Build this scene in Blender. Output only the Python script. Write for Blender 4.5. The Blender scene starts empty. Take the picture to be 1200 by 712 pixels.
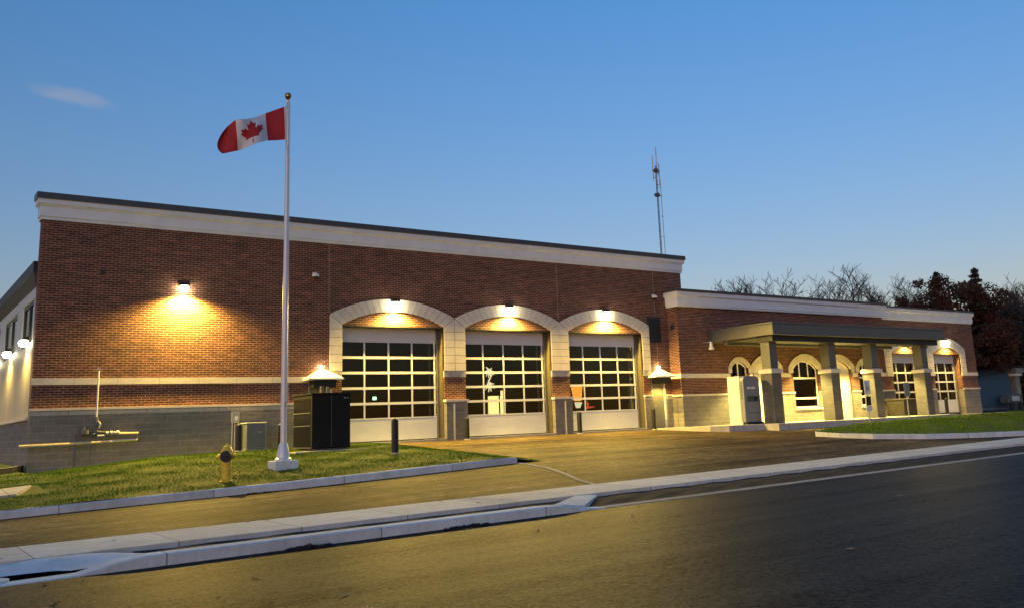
import bpy, bmesh, math, random
import numpy as np
from mathutils import Vector, Matrix
random.seed(7)
C = bpy.context
S = C.scene
COL = S.collection
R = math.radians

# ------------------------------------------------------------------ terrain
def zs(X): return -1.0 + .0095*(min(max(X, -40), 90)-1.5)
def zk(X): return float(np.interp(X, [-10, 2.3, 7.3, 11, 14, 20, 40, 70], [-1.08, -.93, -.80, -.68, -.59, -.54, -.42, -.3]))
def zb(X): return float(np.interp(X, [-10, 0, 3.8, 7.2, 10, 14, 29, 46, 60], [-.75, -.55, -.40, -.10, -.05, -.02, -.03, -.05, -.1]))
def lot(X, Y):
    if Y < -15.3: return zs(X)
    if Y < -10:
        t = (Y+15.3)/5.3; return zs(X)*(1-t)+zk(X)*t
    t = min((Y+10)/10, 1); return zk(X)*(1-t)+zb(X)*t
def sm(t):
    t = min(max(t, 0), 1); return t*t*(3-2*t)
def lawn_z(X, Y):
    f = sm((15.25-X)/1.6)*sm((-Y+.3)/2.5 if Y < .3 and X > 3.6 else 1)
    b = .012*math.sin(X*3.1+Y*1.7)+.012*math.sin(X*1.3-Y*2.9)
    return lot(X, Y)+.02+(.145+b)*f
def road_z(X, Y): return zs(X)-.135+.012*min(max(-18-Y, 0), 6)

# ------------------------------------------------------------------ materials
M = {}
def nodes(name):
    m = bpy.data.materials.new(name); m.use_nodes = True
    nt = m.node_tree; b = nt.nodes['Principled BSDF']
    M[name] = m
    return m, nt, b
def N(nt, t, **kw):
    n = nt.nodes.new(t)
    for k, v in kw.items():
        if k in n.inputs: n.inputs[k].default_value = v
        else: setattr(n, k, v)
    return n
def L(nt, a, b): nt.links.new(a, b)
def rgb(c): return (c[0], c[1], c[2], 1)
def mixc(nt, fac, a, b, mode='MIX'):
    n = nt.nodes.new('ShaderNodeMix'); n.data_type = 'RGBA'; n.blend_type = mode
    for sock, v in ((n.inputs[0], fac), (n.inputs[6], a), (n.inputs[7], b)):
        if hasattr(v, 'links'): L(nt, v, sock)
        else: sock.default_value = v if not isinstance(v, tuple) or len(v) == 4 else rgb(v)
    return n.outputs[2]
def ramp(nt, src, p0, p1, c0=(0, 0, 0), c1=(1, 1, 1)):
    r = nt.nodes.new('ShaderNodeValToRGB'); e = r.color_ramp.elements
    e[0].position = p0; e[1].position = p1; e[0].color = rgb(c0); e[1].color = rgb(c1)
    L(nt, src, r.inputs[0]); return r.outputs[0]
def pos(nt): return nt.nodes.new('ShaderNodeNewGeometry').outputs['Position']
def stretch(nt, v, s):
    m = nt.nodes.new('ShaderNodeMapping'); m.inputs['Scale'].default_value = s
    L(nt, v, m.inputs[0]); return m.outputs[0]
def noise(nt, v, sc, det=4, rough=.6):
    n = N(nt, 'ShaderNodeTexNoise', Scale=sc, Detail=det, Roughness=rough); L(nt, v, n.inputs['Vector']); return n.outputs['Fac']
def bump(nt, b, h, st, dist=.02):
    n = N(nt, 'ShaderNodeBump', Strength=st, Distance=dist); L(nt, h, n.inputs['Height']); L(nt, n.outputs[0], b.inputs['Normal'])
def plain(name, col, rough=.6, metal=0, var=.12, sc=6, bmp=.0):
    m, nt, b = nodes(name)
    b.inputs['Roughness'].default_value = rough; b.inputs['Metallic'].default_value = metal
    p = pos(nt); f = noise(nt, p, sc, 5)
    lo = tuple(c*(1-var*1.6) for c in col); hi = tuple(min(c*(1+var*1.6), 1) for c in col)
    L(nt, ramp(nt, f, .3, .7, lo, hi), b.inputs['Base Color'])
    if bmp: bump(nt, b, noise(nt, p, sc*6, 3), bmp)
    return m
def wallvec(nt):
    s = N(nt, 'ShaderNodeSeparateXYZ'); L(nt, pos(nt), s.inputs[0])
    a = N(nt, 'ShaderNodeMath', operation='ADD'); L(nt, s.outputs[0], a.inputs[0]); L(nt, s.outputs[1], a.inputs[1])
    c = N(nt, 'ShaderNodeCombineXYZ'); L(nt, a.outputs[0], c.inputs[0]); L(nt, s.outputs[2], c.inputs[1])
    return c.outputs[0]
def bricks(name, c1, c2, mortar, w, h, gap, var=.5, bm=.5, dark=None, offset=.5, blotch=.25):
    m, nt, b = nodes(name); b.inputs['Roughness'].default_value = .85
    v = wallvec(nt)
    t = N(nt, 'ShaderNodeTexBrick', Scale=1.0); t.offset = offset
    t.inputs['Mortar Size'].default_value = gap; t.inputs['Mortar Smooth'].default_value = .1
    t.inputs['Brick Width'].default_value = w; t.inputs['Row Height'].default_value = h
    t.inputs['Color1'].default_value = rgb(c1); t.inputs['Color2'].default_value = rgb(c2); t.inputs['Mortar'].default_value = rgb(mortar)
    L(nt, v, t.inputs['Vector'])
    # a second, independent brick lookup gives odd pale and burnt bricks
    t2 = N(nt, 'ShaderNodeTexBrick', Scale=1.0); t2.offset = offset
    t2.inputs['Mortar Size'].default_value = 0; t2.inputs['Brick Width'].default_value = w; t2.inputs['Row Height'].default_value = h
    t2.inputs['Color1'].default_value = (0, 0, 0, 1); t2.inputs['Color2'].default_value = (1, 1, 1, 1); t2.inputs['Bias'].default_value = 0
    mp = N(nt, 'ShaderNodeMapping'); mp.inputs['Location'].default_value = (w*37, h*52, 0); L(nt, v, mp.inputs[0]); L(nt, mp.outputs[0], t2.inputs['Vector'])
    col = t.outputs['Color']
    if dark:
        f = ramp(nt, t2.outputs['Color'], .80, .86)
        mu = N(nt, 'ShaderNodeMath', operation='MULTIPLY'); L(nt, f, mu.inputs[0])
        iv = N(nt, 'ShaderNodeMath', operation='SUBTRACT'); iv.inputs[0].default_value = 1; L(nt, t.outputs['Fac'], iv.inputs[1]); L(nt, iv.outputs[0], mu.inputs[1])
        col = mixc(nt, mu.outputs[0], col, rgb(dark))
        f2 = ramp(nt, t2.outputs['Color'], .22, .12)
        mu2 = N(nt, 'ShaderNodeMath', operation='MULTIPLY'); L(nt, f2, mu2.inputs[0]); L(nt, iv.outputs[0], mu2.inputs[1])
        col = mixc(nt, mu2.outputs[0], col, rgb(tuple(x*.45 for x in c1)))
    big = noise(nt, stretch(nt, v, (.35, .8, 1)), .9, 5)
    col = mixc(nt, var, col, ramp(nt, big, .3, .7, (.55, .55, .55), (1.25, 1.2, 1.15)), 'MULTIPLY')
    bl = noise(nt, stretch(nt, v, (1.3, 4.5, 1)), 1.6, 5, .75)
    col = mixc(nt, blotch, col, ramp(nt, bl, .30, .72, (.42, .42, .42), (1.75, 1.65, 1.6)), 'MULTIPLY')
    L(nt, col, b.inputs['Base Color'])
    inv = N(nt, 'ShaderNodeMath', operation='SUBTRACT'); inv.inputs[0].default_value = 1; L(nt, t.outputs['Fac'], inv.inputs[1])
    bump(nt, b, inv.outputs[0], bm, .008)
    return m
bricks('brick', (.170, .039, .019), (.062, .016, .010), (.27, .175, .125), .232, .0722, .0115, dark=(.26, .135, .10), blotch=1.0)
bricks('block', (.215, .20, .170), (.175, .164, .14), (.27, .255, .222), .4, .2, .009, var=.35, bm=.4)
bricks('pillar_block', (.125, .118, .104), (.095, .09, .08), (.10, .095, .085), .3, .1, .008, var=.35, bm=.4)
bricks('limestone', (.66, .60, .50), (.62, .57, .47), (.30, .27, .22), 1.22, 50.0, .006, var=.25, bm=.2, offset=0)
plain('control_joint', (.30, .24, .20), .8)
plain('stone', (.64, .585, .485), .8, var=.06, sc=3, bmp=.06)
plain('cornice_paint', (.70, .735, .745), .6, var=.04, sc=2)
plain('cap_metal', (.075, .075, .08), .4, .3, .1)
plain('white_metal', (.56, .575, .64), .38, .0, .03, 2)
plain('track_metal', (.30, .29, .27), .4, .7)
plain('frame_white', (.75, .74, .70), .45, 0, .03)
plain('frame_dark', (.03, .03, .032), .4, .2)
plain('door_grey', (.20, .195, .17), .5, 0, .06)
plain('door_cream', (.74, .68, .52), .45, 0, .04)
plain('hood_white', (.82, .80, .74), .45, 0, .03)
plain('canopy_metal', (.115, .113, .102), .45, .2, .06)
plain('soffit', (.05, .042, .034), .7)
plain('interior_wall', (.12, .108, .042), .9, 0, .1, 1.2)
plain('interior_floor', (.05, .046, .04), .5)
plain('fascia_dark', (.018, .016, .015), .5)
plain('soffit_olive', (.075, .062, .035), .7)
plain('panel_pale', (.50, .53, .52), .6, var=.04)
plain('black_paint', (.007, .007, .008), .6, 0, .1)
plain('black_panel', (.007, .0065, .0045), .3, 0, .1)
plain('generator_black', (.004, .004, .004), .95, 0, .2)
plain('pole_paint', (.66, .66, .68), .35, .15, .03)
plain('galvanised', (.42, .43, .44), .4, .7, .1)
plain('pipe_yellow', (.60, .51, .27), .5, 0, .1)
plain('pipe_pale', (.66, .62, .54), .5, 0, .06)
plain('pipe_dark', (.13, .13, .125), .5, .3)
plain('hydrant_yellow', (.70, .47, .03), .45, 0, .16, 14)
plain('hydrant_red', (.30, .03, .015), .5)
plain('condenser_grey', (.24, .26, .27), .5, .2, .06)
plain('condenser_lid', (.50, .49, .44), .5, .1, .06)
plain('kiosk_grey', (.21, .22, .225), .4, .1, .04)
plain('kiosk_dark', (.07, .075, .08), .4, .1)
plain('kiosk_pale', (.70, .68, .60), .45, 0, .04)
plain('flag_red', (.40, .012, .016), .7, 0, .1)
plain('flag_white', (.68, .68, .71), .7, 0, .04)
plain('gold', (.30, .20, .07), .25, .9)
plain('bin_brown', (.045, .037, .025), .7, 0, .2)
plain('sign_white', (.75, .74, .70), .5, 0, .03)
plain('sign_back', (.34, .34, .31), .4, .6)
plain('siding_blue', (.045, .10, .15), .7, 0, .1)
plain('siding_green', (.09, .11, .085), .7)
plain('shingle', (.03, .028, .027), .9)
plain('leaf_brown', (.085, .045, .022), .8, 0, .3, 40)
plain('leaf_tan', (.30, .20, .11), .8, 0, .3, 40)
plain('bark', (.05, .042, .036), .9, 0, .25, 5)
plain('twig', (.055, .046, .040), .9, 0, .2, 5)
plain('dirt', (.008, .0065, .005), .95, 0, .5, 5, .6)
plain('truck_red', (.45, .03, .015), .35)
plain('vest_orange', (.75, .22, .02), .6)
def leafmat(name, a, bcol, c):
    m, nt, b = nodes(name); b.inputs['Roughness'].default_value = .8
    p = pos(nt); f = noise(nt, p, .9, 6, .7)
    col = ramp(nt, f, .32, .68, a, bcol)
    g = noise(nt, p, 7, 2); col = mixc(nt, ramp(nt, g, .5, .75), col, rgb(c))
    L(nt, col, b.inputs['Base Color'])
leafmat('russet_leaves', (.028, .009, .003), (.085, .028, .009), (.060, .030, .011))
leafmat('conifer_needles', (.012, .014, .008), (.035, .036, .018), (.06, .035, .02))
leafmat('dark_leaves', (.014, .012, .008), (.045, .032, .016), (.05, .025, .014))
def siding():
    m, nt, b = nodes('siding_cream'); b.inputs['Roughness'].default_value = .6
    p = pos(nt); s = N(nt, 'ShaderNodeSeparateXYZ'); L(nt, p, s.inputs[0])
    f = noise(nt, stretch(nt, p, (1, 6, .15)), 1.5, 4)
    L(nt, ramp(nt, f, .3, .7, (.42, .37, .25), (.60, .54, .40)), b.inputs['Base Color'])
siding()
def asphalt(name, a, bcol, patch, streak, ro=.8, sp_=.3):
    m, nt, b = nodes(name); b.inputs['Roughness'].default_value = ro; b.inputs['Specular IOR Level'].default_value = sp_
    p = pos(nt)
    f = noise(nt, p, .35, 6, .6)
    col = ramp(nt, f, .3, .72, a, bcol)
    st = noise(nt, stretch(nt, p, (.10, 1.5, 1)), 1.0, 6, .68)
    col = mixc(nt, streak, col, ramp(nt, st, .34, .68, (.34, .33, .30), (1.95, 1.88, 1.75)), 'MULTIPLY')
    sp = noise(nt, p, 3.0, 6, .75)
    col = mixc(nt, .8, col, ramp(nt, sp, .34, .68, (.38, .36, .33), (1.75, 1.72, 1.66)), 'MULTIPLY')
    gr = noise(nt, p, 14, 4, .85)
    col = mixc(nt, .85, col, ramp(nt, gr, .36, .66, (.30, .28, .25), (1.9, 1.88, 1.8)), 'MULTIPLY')
    # dusty and worn lanes shine differently from the bare stone
    wv = mixc(nt, .5, ramp(nt, st, .35, .65), ramp(nt, noise(nt, p, 9, 5, .8), .36, .64))
    wv2 = mixc(nt, .55, wv, ramp(nt, noise(nt, p, 22, 3, .8), .40, .60))
    sm_ = N(nt, 'ShaderNodeMath', operation='MULTIPLY'); L(nt, wv2, sm_.inputs[0]); sm_.inputs[1].default_value = sp_*1.5; L(nt, sm_.outputs[0], b.inputs['Specular IOR Level'])
    pa = ramp(nt, noise(nt, p, .8, 3, .5), .62, .70)
    col = mixc(nt, pa, col, rgb(patch)) if patch else col
    L(nt, col, b.inputs['Base Color']); bump(nt, b, mixc(nt, .5, gr, sp), .9, .03)
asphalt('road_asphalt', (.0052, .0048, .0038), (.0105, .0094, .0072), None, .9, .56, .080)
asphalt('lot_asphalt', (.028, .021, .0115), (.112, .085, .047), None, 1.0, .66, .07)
asphalt('drain_asphalt', (.0016, .0016, .0016), (.003, .003, .003), None, .3, 1.0, .0)
def concrete(name, base, joint=None):
    m, nt, b = nodes(name); b.inputs['Roughness'].default_value = .85
    p = pos(nt); f = noise(nt, p, 1.1, 7, .65)
    col = ramp(nt, f, .28, .72, tuple(c*.8 for c in base), tuple(c*1.12 for c in base))
    st = noise(nt, stretch(nt, p, (1, 1, .3)), 5, 6, .7)
    col = mixc(nt, .6, col, ramp(nt, st, .3, .6, (.72, .71, .69), (1.08, 1.08, 1.08)), 'MULTIPLY')
    if joint:
        s = N(nt, 'ShaderNodeSeparateXYZ'); L(nt, p, s.inputs[0])
        a = N(nt, 'ShaderNodeMath', operation='SUBTRACT'); L(nt, s.outputs[0], a.inputs[0]); a.inputs[1].default_value = joint[1]
        d = N(nt, 'ShaderNodeMath', operation='DIVIDE'); L(nt, a.outputs[0], d.inputs[0]); d.inputs[1].default_value = joint[0]
        fl = N(nt, 'ShaderNodeMath', operation='FLOOR'); L(nt, d.outputs[0], fl.inputs[0])
        w = N(nt, 'ShaderNodeTexWhiteNoise', noise_dimensions='1D'); L(nt, fl.outputs[0], w.inputs['W'])
        col = mixc(nt, .8, col, ramp(nt, w.outputs['Value'], 0, 1, (.84, .83, .81), (1.06, 1.06, 1.06)), 'MULTIPLY')
        fr = N(nt, 'ShaderNodeMath', operation='FRACT'); L(nt, d.outputs[0], fr.inputs[0])
        lt = N(nt, 'ShaderNodeMath', operation='LESS_THAN'); L(nt, fr.outputs[0], lt.inputs[0]); lt.inputs[1].default_value = joint[2]/joint[0]
        col = mixc(nt, lt.outputs[0], col, rgb(tuple(c*.38 for c in base)))
    L(nt, col, b.inputs['Base Color']); bump(nt, b, noise(nt, p, 40, 3), .15, .01)
concrete('walk_concrete', (.60, .59, .56), (1.8, 1.86, .022))
concrete('kerb_concrete', (.64, .675, .68), (3.0, .2, .022))
concrete('gutter_concrete', (.30, .29, .27), (3.0, .2, .022))
concrete('slab_concrete', (.45, .43, .38), (2.2, .4, .02))
def grassmat(name, a, b2, c):
    m, nt, b = nodes(name); b.inputs['Roughness'].default_value = .8; b.inputs['Specular IOR Level'].default_value = .2
    p = pos(nt); f = noise(nt, p, .9, 6, .7)
    col = ramp(nt, f, .3, .7, a, b2)
    col = mixc(nt, ramp(nt, noise(nt, p, 9, 4, .7), .5, .7), col, rgb(c))
    L(nt, col, b.inputs['Base Color'])
grassmat('lawn_soil', (.035, .065, .004), (.065, .095, .006), (.055, .045, .02))
grassmat('grass_blades', (.070, .150, .003), (.120, .215, .005), (.15, .18, .012))
def glass(name, tint, gl, rough=.02):
    m, nt, b = nodes(name); nt.nodes.remove(b)
    out = nt.nodes['Material Output']
    t = N(nt, 'ShaderNodeBsdfTransparent', Color=rgb(tint)); g = N(nt, 'ShaderNodeBsdfGlossy', Color=(1, 1, 1, 1), Roughness=rough)
    fr = N(nt, 'ShaderNodeFresnel', IOR=gl); mx = N(nt, 'ShaderNodeMixShader')
    L(nt, fr.outputs[0], mx.inputs[0]); L(nt, t.outputs[0], mx.inputs[1]); L(nt, g.outputs[0], mx.inputs[2]); L(nt, mx.outputs[0], out.inputs[0])
glass('pane', (.62, .62, .56), 1.38)
glass('window_pane', (.06, .065, .07), 1.40)
def emit(name, col, st):
    m, nt, b = nodes(name); b.inputs['Base Color'].default_value = rgb(col); b.inputs['Emission Color'].default_value = rgb(col); b.inputs['Emission Strength'].default_value = st
LAMP = (1.0, .675, .125)
emit('lamp_lens', (1.0, .86, .52), 45)
emit('lamp_soft', (1.0, .88, .6), 1.5)
emit('door_glow', (1.0, .84, .36), 1.3)
emit('exit_green', (.35, 1.0, .6), 4)
emit('beacon_orange', (1.0, .34, .05), 1.3)
emit('beacon_red', (1.0, .14, .07), .55)
emit('string_light', (1.0, .90, .66), .8)
emit('string_light_bright', (1.0, .93, .74), 2)

# ------------------------------------------------------------------ mesh builder
class MB:
    def __init__(s): s.v = []; s.f = []; s.mi = []; s.mats = []
    def m(s, name):
        if name not in s.mats: s.mats.append(name)
        return s.mats.index(name)
    def face(s, pts, mat):
        i = len(s.v); s.v += [tuple(p) for p in pts]; s.f.append(tuple(range(i, i+len(pts)))); s.mi.append(s.m(mat)); return s
    def hexa(s, p, mat):   # 8 points: bottom 4 ccw, top 4 ccw
        i = len(s.v); s.v += [tuple(q) for q in p]; k = s.m(mat)
        for f in ((0, 3, 2, 1), (4, 5, 6, 7), (0, 1, 5, 4), (1, 2, 6, 5), (2, 3, 7, 6), (3, 0, 4, 7)):
            s.f.append(tuple(i+j for j in f)); s.mi.append(k)
        return s
    def box(s, x0, x1, y0, y1, z0, z1, mat):
        return s.hexa([(x0, y0, z0), (x1, y0, z0), (x1, y1, z0), (x0, y1, z0), (x0, y0, z1), (x1, y0, z1), (x1, y1, z1), (x0, y1, z1)], mat)
    def prism(s, poly, y0, y1, mat):      # polygon in x,z (ccw seen from -Y) pushed from y0 to y1
        n = len(poly); i = len(s.v); k = s.m(mat)
        s.v += [(x, y0, z) for x, z in poly]+[(x, y1, z) for x, z in poly]
        s.f.append(tuple(range(i, i+n))); s.mi.append(k)
        s.f.append(tuple(range(i+2*n-1, i+n-1, -1))); s.mi.append(k)
        for j in range(n):
            q = (j+1) % n; s.f.append((i+q, i+j, i+n+j, i+n+q)); s.mi.append(k)
        return s
    def prismz(s, poly, z0, z1, mat):     # polygon in x,y extruded in z; z may be callables
        f0 = z0 if callable(z0) else (lambda x, y: z0); f1 = z1 if callable(z1) else (lambda x, y: z1)
        n = len(poly); i = len(s.v); k = s.m(mat)
        s.v += [(x, y, f0(x, y)) for x, y in poly]+[(x, y, f1(x, y)) for x, y in poly]
        s.f.append(tuple(range(i+n-1, i-1, -1))); s.mi.append(k)
        s.f.append(tuple(range(i+n, i+2*n))); s.mi.append(k)
        for j in range(n):
            q = (j+1) % n; s.f.append((i+j, i+q, i+n+q, i+n+j)); s.mi.append(k)
        return s
    def tube(s, pts, rad, mat, n=8, cap=True):
        pts = [Vector(p) for p in pts]; k = s.m(mat); rings = []
        rads = rad if isinstance(rad, (list, tuple)) else [rad]*len(pts)
        for j, p in enumerate(pts):
            d = (pts[min(j+1, len(pts)-1)]-pts[max(j-1, 0)]).normalized()
            a = d.cross(Vector((0, 0, 1)) if abs(d.z) < .9 else Vector((1, 0, 0))).normalized(); b = d.cross(a)
            i = len(s.v); rings.append(i)
            for q in range(n):
                t = 2*math.pi*q/n; s.v.append(tuple(p+(a*math.cos(t)+b*math.sin(t))*rads[j]))
        for j in range(len(rings)-1):
            for q in range(n):
                w = (q+1) % n; s.f.append((rings[j]+q, rings[j]+w, rings[j+1]+w, rings[j+1]+q)); s.mi.append(k)
        if cap and n > 2:
            s.f.append(tuple(rings[0]+q for q in range(n))[::-1]); s.mi.append(k)
            s.f.append(tuple(rings[-1]+q for q in range(n))); s.mi.append(k)
        return s
    def lathe(s, c, prof, mat, n=24):     # (r,z) profile round a vertical axis
        k = s.m(mat); rings = []
        for r_, z in prof:
            i = len(s.v); rings.append(i)
            for q in range(n):
                t = 2*math.pi*q/n; s.v.append((c[0]+r_*math.cos(t), c[1]+r_*math.sin(t), c[2]+z))
        for j in range(len(rings)-1):
            for q in range(n):
                w = (q+1) % n; s.f.append((rings[j]+q, rings[j]+w, rings[j+1]+w, rings[j+1]+q)); s.mi.append(k)
        s.f.append(tuple(rings[0]+q for q in range(n))[::-1]); s.mi.append(k)
        s.f.append(tuple(rings[-1]+q for q in range(n))); s.mi.append(k)
        return s
    def grid(s, xs, ys, zf, mat):
        i = len(s.v); k = s.m(mat); nx = len(xs)
        for y in ys:
            for x in xs: s.v.append((x, y, zf(x, y)))
        for b in range(len(ys)-1):
            for a in range(nx-1):
                o = i+b*nx+a; s.f.append((o, o+1, o+nx+1, o+nx)); s.mi.append(k)
        return s
    def build(s, name, parent=None, smooth=False, bevel=0, recalc=True):
        me = bpy.data.meshes.new(name)
        off = Vector((0, 0, 0)); p = parent
        while p: off += p.location; p = p.parent
        me.from_pydata([tuple(Vector(v)-off) for v in s.v], [], s.f)
        for nm in s.mats: me.materials.append(M[nm])
        me.polygons.foreach_set('material_index', s.mi)
        if recalc:
            bm = bmesh.new(); bm.from_mesh(me); bmesh.ops.recalc_face_normals(bm, faces=bm.faces); bm.to_mesh(me); bm.free()
        if smooth:
            me.polygons.foreach_set('use_smooth', [True]*len(me.polygons))
            me.set_sharp_from_angle(angle=R(40))
        me.update()
        o = bpy.data.objects.new(name, me); COL.objects.link(o)
        if parent: o.parent = parent
        if bevel:
            md = o.modifiers.new('bevel', 'BEVEL'); md.width = bevel; md.segments = 2; md.limit_method = 'ANGLE'; md.angle_limit = R(40)
        return o
def tag(o, label, cat, group=None, kind=None):
    if kind: o['kind'] = kind
    if label: o['label'] = label
    if cat: o['category'] = cat
    if group: o['group'] = group
    return o
def thing(name, label, cat, loc=(0, 0, 0), group=None):
    o = bpy.data.objects.new(name, None); COL.objects.link(o); o.location = loc; o.empty_display_size = .3
    return tag(o, label, cat, group)
def struct(name, mb, label=None, cat=None, **kw):
    o = mb.build(name, **kw); return tag(o, label, cat, None, 'structure')
def dup(root, loc, rz=0, label=None):
    r = root.copy(); COL.objects.link(r); r.location = loc; r.rotation_euler = (0, 0, rz)
    if label: r['label'] = label
    for ch in list(root.children):
        c = ch.copy(); COL.objects.link(c); c.parent = r
        for g in list(ch.children):
            d = g.copy(); COL.objects.link(d); d.parent = c
    return r
def lin(a, b, n): return [a+(b-a)*i/n for i in range(n+1)]

# ------------------------------------------------------------------ setting
big = MB(); big.face([(-900, -900, -1.9), (1200, -900, -1.9), (1200, 1200, -1.9), (-900, 1200, -1.9)], 'lawn_soil')
struct('ground', big, 'dark ground spreading out to the horizon beyond the lots', 'ground', recalc=False)
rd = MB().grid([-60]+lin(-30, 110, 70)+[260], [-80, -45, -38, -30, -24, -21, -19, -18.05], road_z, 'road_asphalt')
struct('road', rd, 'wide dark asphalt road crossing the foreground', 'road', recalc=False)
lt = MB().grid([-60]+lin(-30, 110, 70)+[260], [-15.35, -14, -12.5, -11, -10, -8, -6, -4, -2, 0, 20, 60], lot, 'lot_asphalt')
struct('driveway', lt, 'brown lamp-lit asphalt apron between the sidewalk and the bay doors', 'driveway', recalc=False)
def vz(x, y):
    f = sm((9.9-x)/.7); h = zs(x)-.135+.09*sm((y+17.95)/.8)
    return h*(1-f)+(zs(x)-.05)*f+.012*math.sin(x*5.1+y*9)*(y > -17.8)
vg = MB().grid(lin(3.06, 140, 230), [-17.96, -17.75, -17.5, -17.3, -17.1, -16.98], vz, 'dirt')
struct('verge', vg, 'dark dirt strip between the sidewalk and the road edge', 'verge', recalc=False)
sw = MB()
xs_ = lin(-30, 140, 170)
for a, b in zip(xs_[:-1], xs_[1:]):
    sw.hexa([(a, -17, zs(a)-.3), (b, -17, zs(b)-.3), (b, -15.3, zs(b)-.3), (a, -15.3, zs(a)-.3),
             (a, -17, zs(a)+.02), (b, -17, zs(b)+.02), (b, -15.3, zs(b)+.03), (a, -15.3, zs(a)+.03)], 'walk_concrete')
struct('sidewalk', sw, 'pale concrete sidewalk of jointed slabs beside the road', 'sidewalk')
def sweep(mb, pts, prof, mat, z0=None):
    # pts (x,y,z); prof (out,up) where out is to the right of travel
    k = mb.m(mat); rings = []; n = len(prof(0)) if callable(prof) else len(prof); P = [Vector(p) for p in pts]
    for j, p in enumerate(P):
        d0 = (P[j]-P[j-1]) if j else (P[1]-P[0]); d1 = (P[j+1]-P[j]) if j < len(P)-1 else d0
        d0 = Vector((d0.x, d0.y, 0)).normalized(); d1 = Vector((d1.x, d1.y, 0)).normalized()
        n0 = Vector((d0.y, -d0.x, 0)); n1 = Vector((d1.y, -d1.x, 0)); m_ = (n0+n1).normalized(); sc = 1/max(m_.dot(n0), .4)
        rings.append(len(mb.v))
        pr = prof(j) if callable(prof) else prof
        for o, u in pr: mb.v.append(tuple(p+m_*o*sc+Vector((0, 0, u))))
    for j in range(len(rings)-1):
        for q in range(n):
            w = (q+1) % n; mb.f.append((rings[j]+q, rings[j]+w, rings[j+1]+w, rings[j+1]+q)); mb.mi.append(k)
    for i in (rings[0], rings[-1]): mb.f.append(tuple(i+q for q in range(n))); mb.mi.append(k)
def kerbprof(w, h, d=.3): return [(0, -d), (.01, h-.03), (-.03, h), (-w, h), (-w, -d)]
# street kerb with its dropped ends
kx = [-30, -6, 1.4, 2.2, 2.6, 2.95]+lin(3.4, 9.2, 10)+[9.6, 10.0, 10.5, 14]+lin(18, 140, 40)
def kz(x):
    f = sm((x-2.1)/.8)*sm((10.3-x)/.9)
    return .012+.135*f
gt = MB(); gx = [x for x in kx if x >= 10.5]; sweep(gt, [(x, -18.2, road_z(x, -18.2)) for x in gx], [(0, -.3), (.012, .006), (-.02, .012), (-.24, .014), (-.26, -.3)], 'gutter_concrete')
struct('gutter_strip', gt, 'flat concrete gutter strip along the right part of the road', 'gutter')
kx = [x for x in kx if x <= 10.5]
kb = MB(); pts = [(x, -18.2, road_z(x, -18.2)) for x in kx]
sweep(kb, pts, lambda j: [(0, -.3), (.012, kz(kx[j])-.015), (-.02, kz(kx[j])), (-.27, kz(kx[j])+.004), (-.29, -.3)], 'kerb_concrete')
# gutter beside the raised part and concrete wings tying kerb to sidewalk
kb.hexa([(9.5, -18.0, zs(9.5)-.3), (10.2, -18.0, zs(9.8)-.3), (11.3, -17.02, zs(11)-.3), (10.75, -17.02, zs(10.6)-.3),
         (9.5, -18.0, zs(9.5)+.006), (10.2, -18.0, zs(9.8)-.05), (11.3, -17.02, zs(11)-.01), (10.75, -17.02, zs(10.6)+.018)], 'kerb_concrete')
WP = [((3.05, -17.80, .012), (3.05, -17.96, .008)), ((2.75, -17.30, .014), (2.80, -17.88, -.03)), ((2.45, -17.06, .016), (2.5, -17.76, -.09)), ((1.95, -17.02, .016), (2.05, -17.55, -.13)), ((1.5, -17.01, -.02), (1.6, -17.44, -.13)), ((1.1, -17.01, -.06), (1.1, -17.38, -.13)), ((-6, -17.01, -.08), (-6, -17.35, -.13))]
ap = MB(); NA, NS = 6, 5; rows = []
for (a, c), (d, e) in zip(WP[:-1], WP[1:]):
    for i in range(NS if (d, e) != WP[-1] else NS+1):
        t = i/NS; p = [a[k]*(1-t)+d[k]*t for k in range(3)]; q = [c[k]*(1-t)+e[k]*t for k in range(3)]
        rows.append([(p[0]*(1-u)+q[0]*u, p[1]*(1-u)+q[1]*u, zs(2)+p[2]*(1-sm(u))+q[2]*sm(u)) for u in [k/NA for k in range(NA+1)]])
k_ = ap.m('kerb_concrete')
for r_ in rows: ap.v += r_
for i in range(len(rows)-1):
    for j_ in range(NA):
        o_ = i*(NA+1)+j_; ap.f.append((o_, o_+1, o_+NA+2, o_+NA+1)); ap.mi.append(k_)
struct('kerb_apron', ap, 'smooth sloping concrete apron between the sidewalk and the sunken gutter pocket', 'apron', smooth=True, recalc=False)
struct('street_kerb', kb, 'pale concrete kerb along the road with flared dropped ends', 'kerb')
dr = MB().face([(-6, -18.0, zs(-6)-.118), (2.75, -18.0, zs(2)-.116), (2.75, -17.6, zs(2)-.116), (2.0, -17.4, zs(2)-.116), (-6, -17.2, zs(-6)-.118)], 'drain_asphalt')
struct('gutter_pan', dr, 'black sunken asphalt pocket behind the dropped kerb', 'gutter', recalc=False)
# lawn kerb and flush kerb that carries on to the sidewalk
lk = MB(); kp = [(x, -9.95+.1*math.sin(x*.5), lot(x, -9.95)) for x in lin(-25, 14.3, 40)]
sweep(lk, kp, kerbprof(.17, .17), 'kerb_concrete')
struct('lawn_kerb', lk, 'raised grey concrete kerb holding the front of the left lawn', 'kerb')
fk = MB(); fp = [(14.25, -10.0), (14.22, -10.6), (14.05, -11.6), (13.55, -13.0), (12.95, -14.3), (12.65, -15.25)]
sweep(fk, [(x, y, lot(x, y)) for x, y in fp], [(.06, -.2), (.06, .022), (-.06, .022), (-.06, -.2)], 'gutter_concrete')
struct('flush_kerb', fk, 'low flush kerb curving from the lawn corner to the sidewalk', 'kerb')
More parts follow.
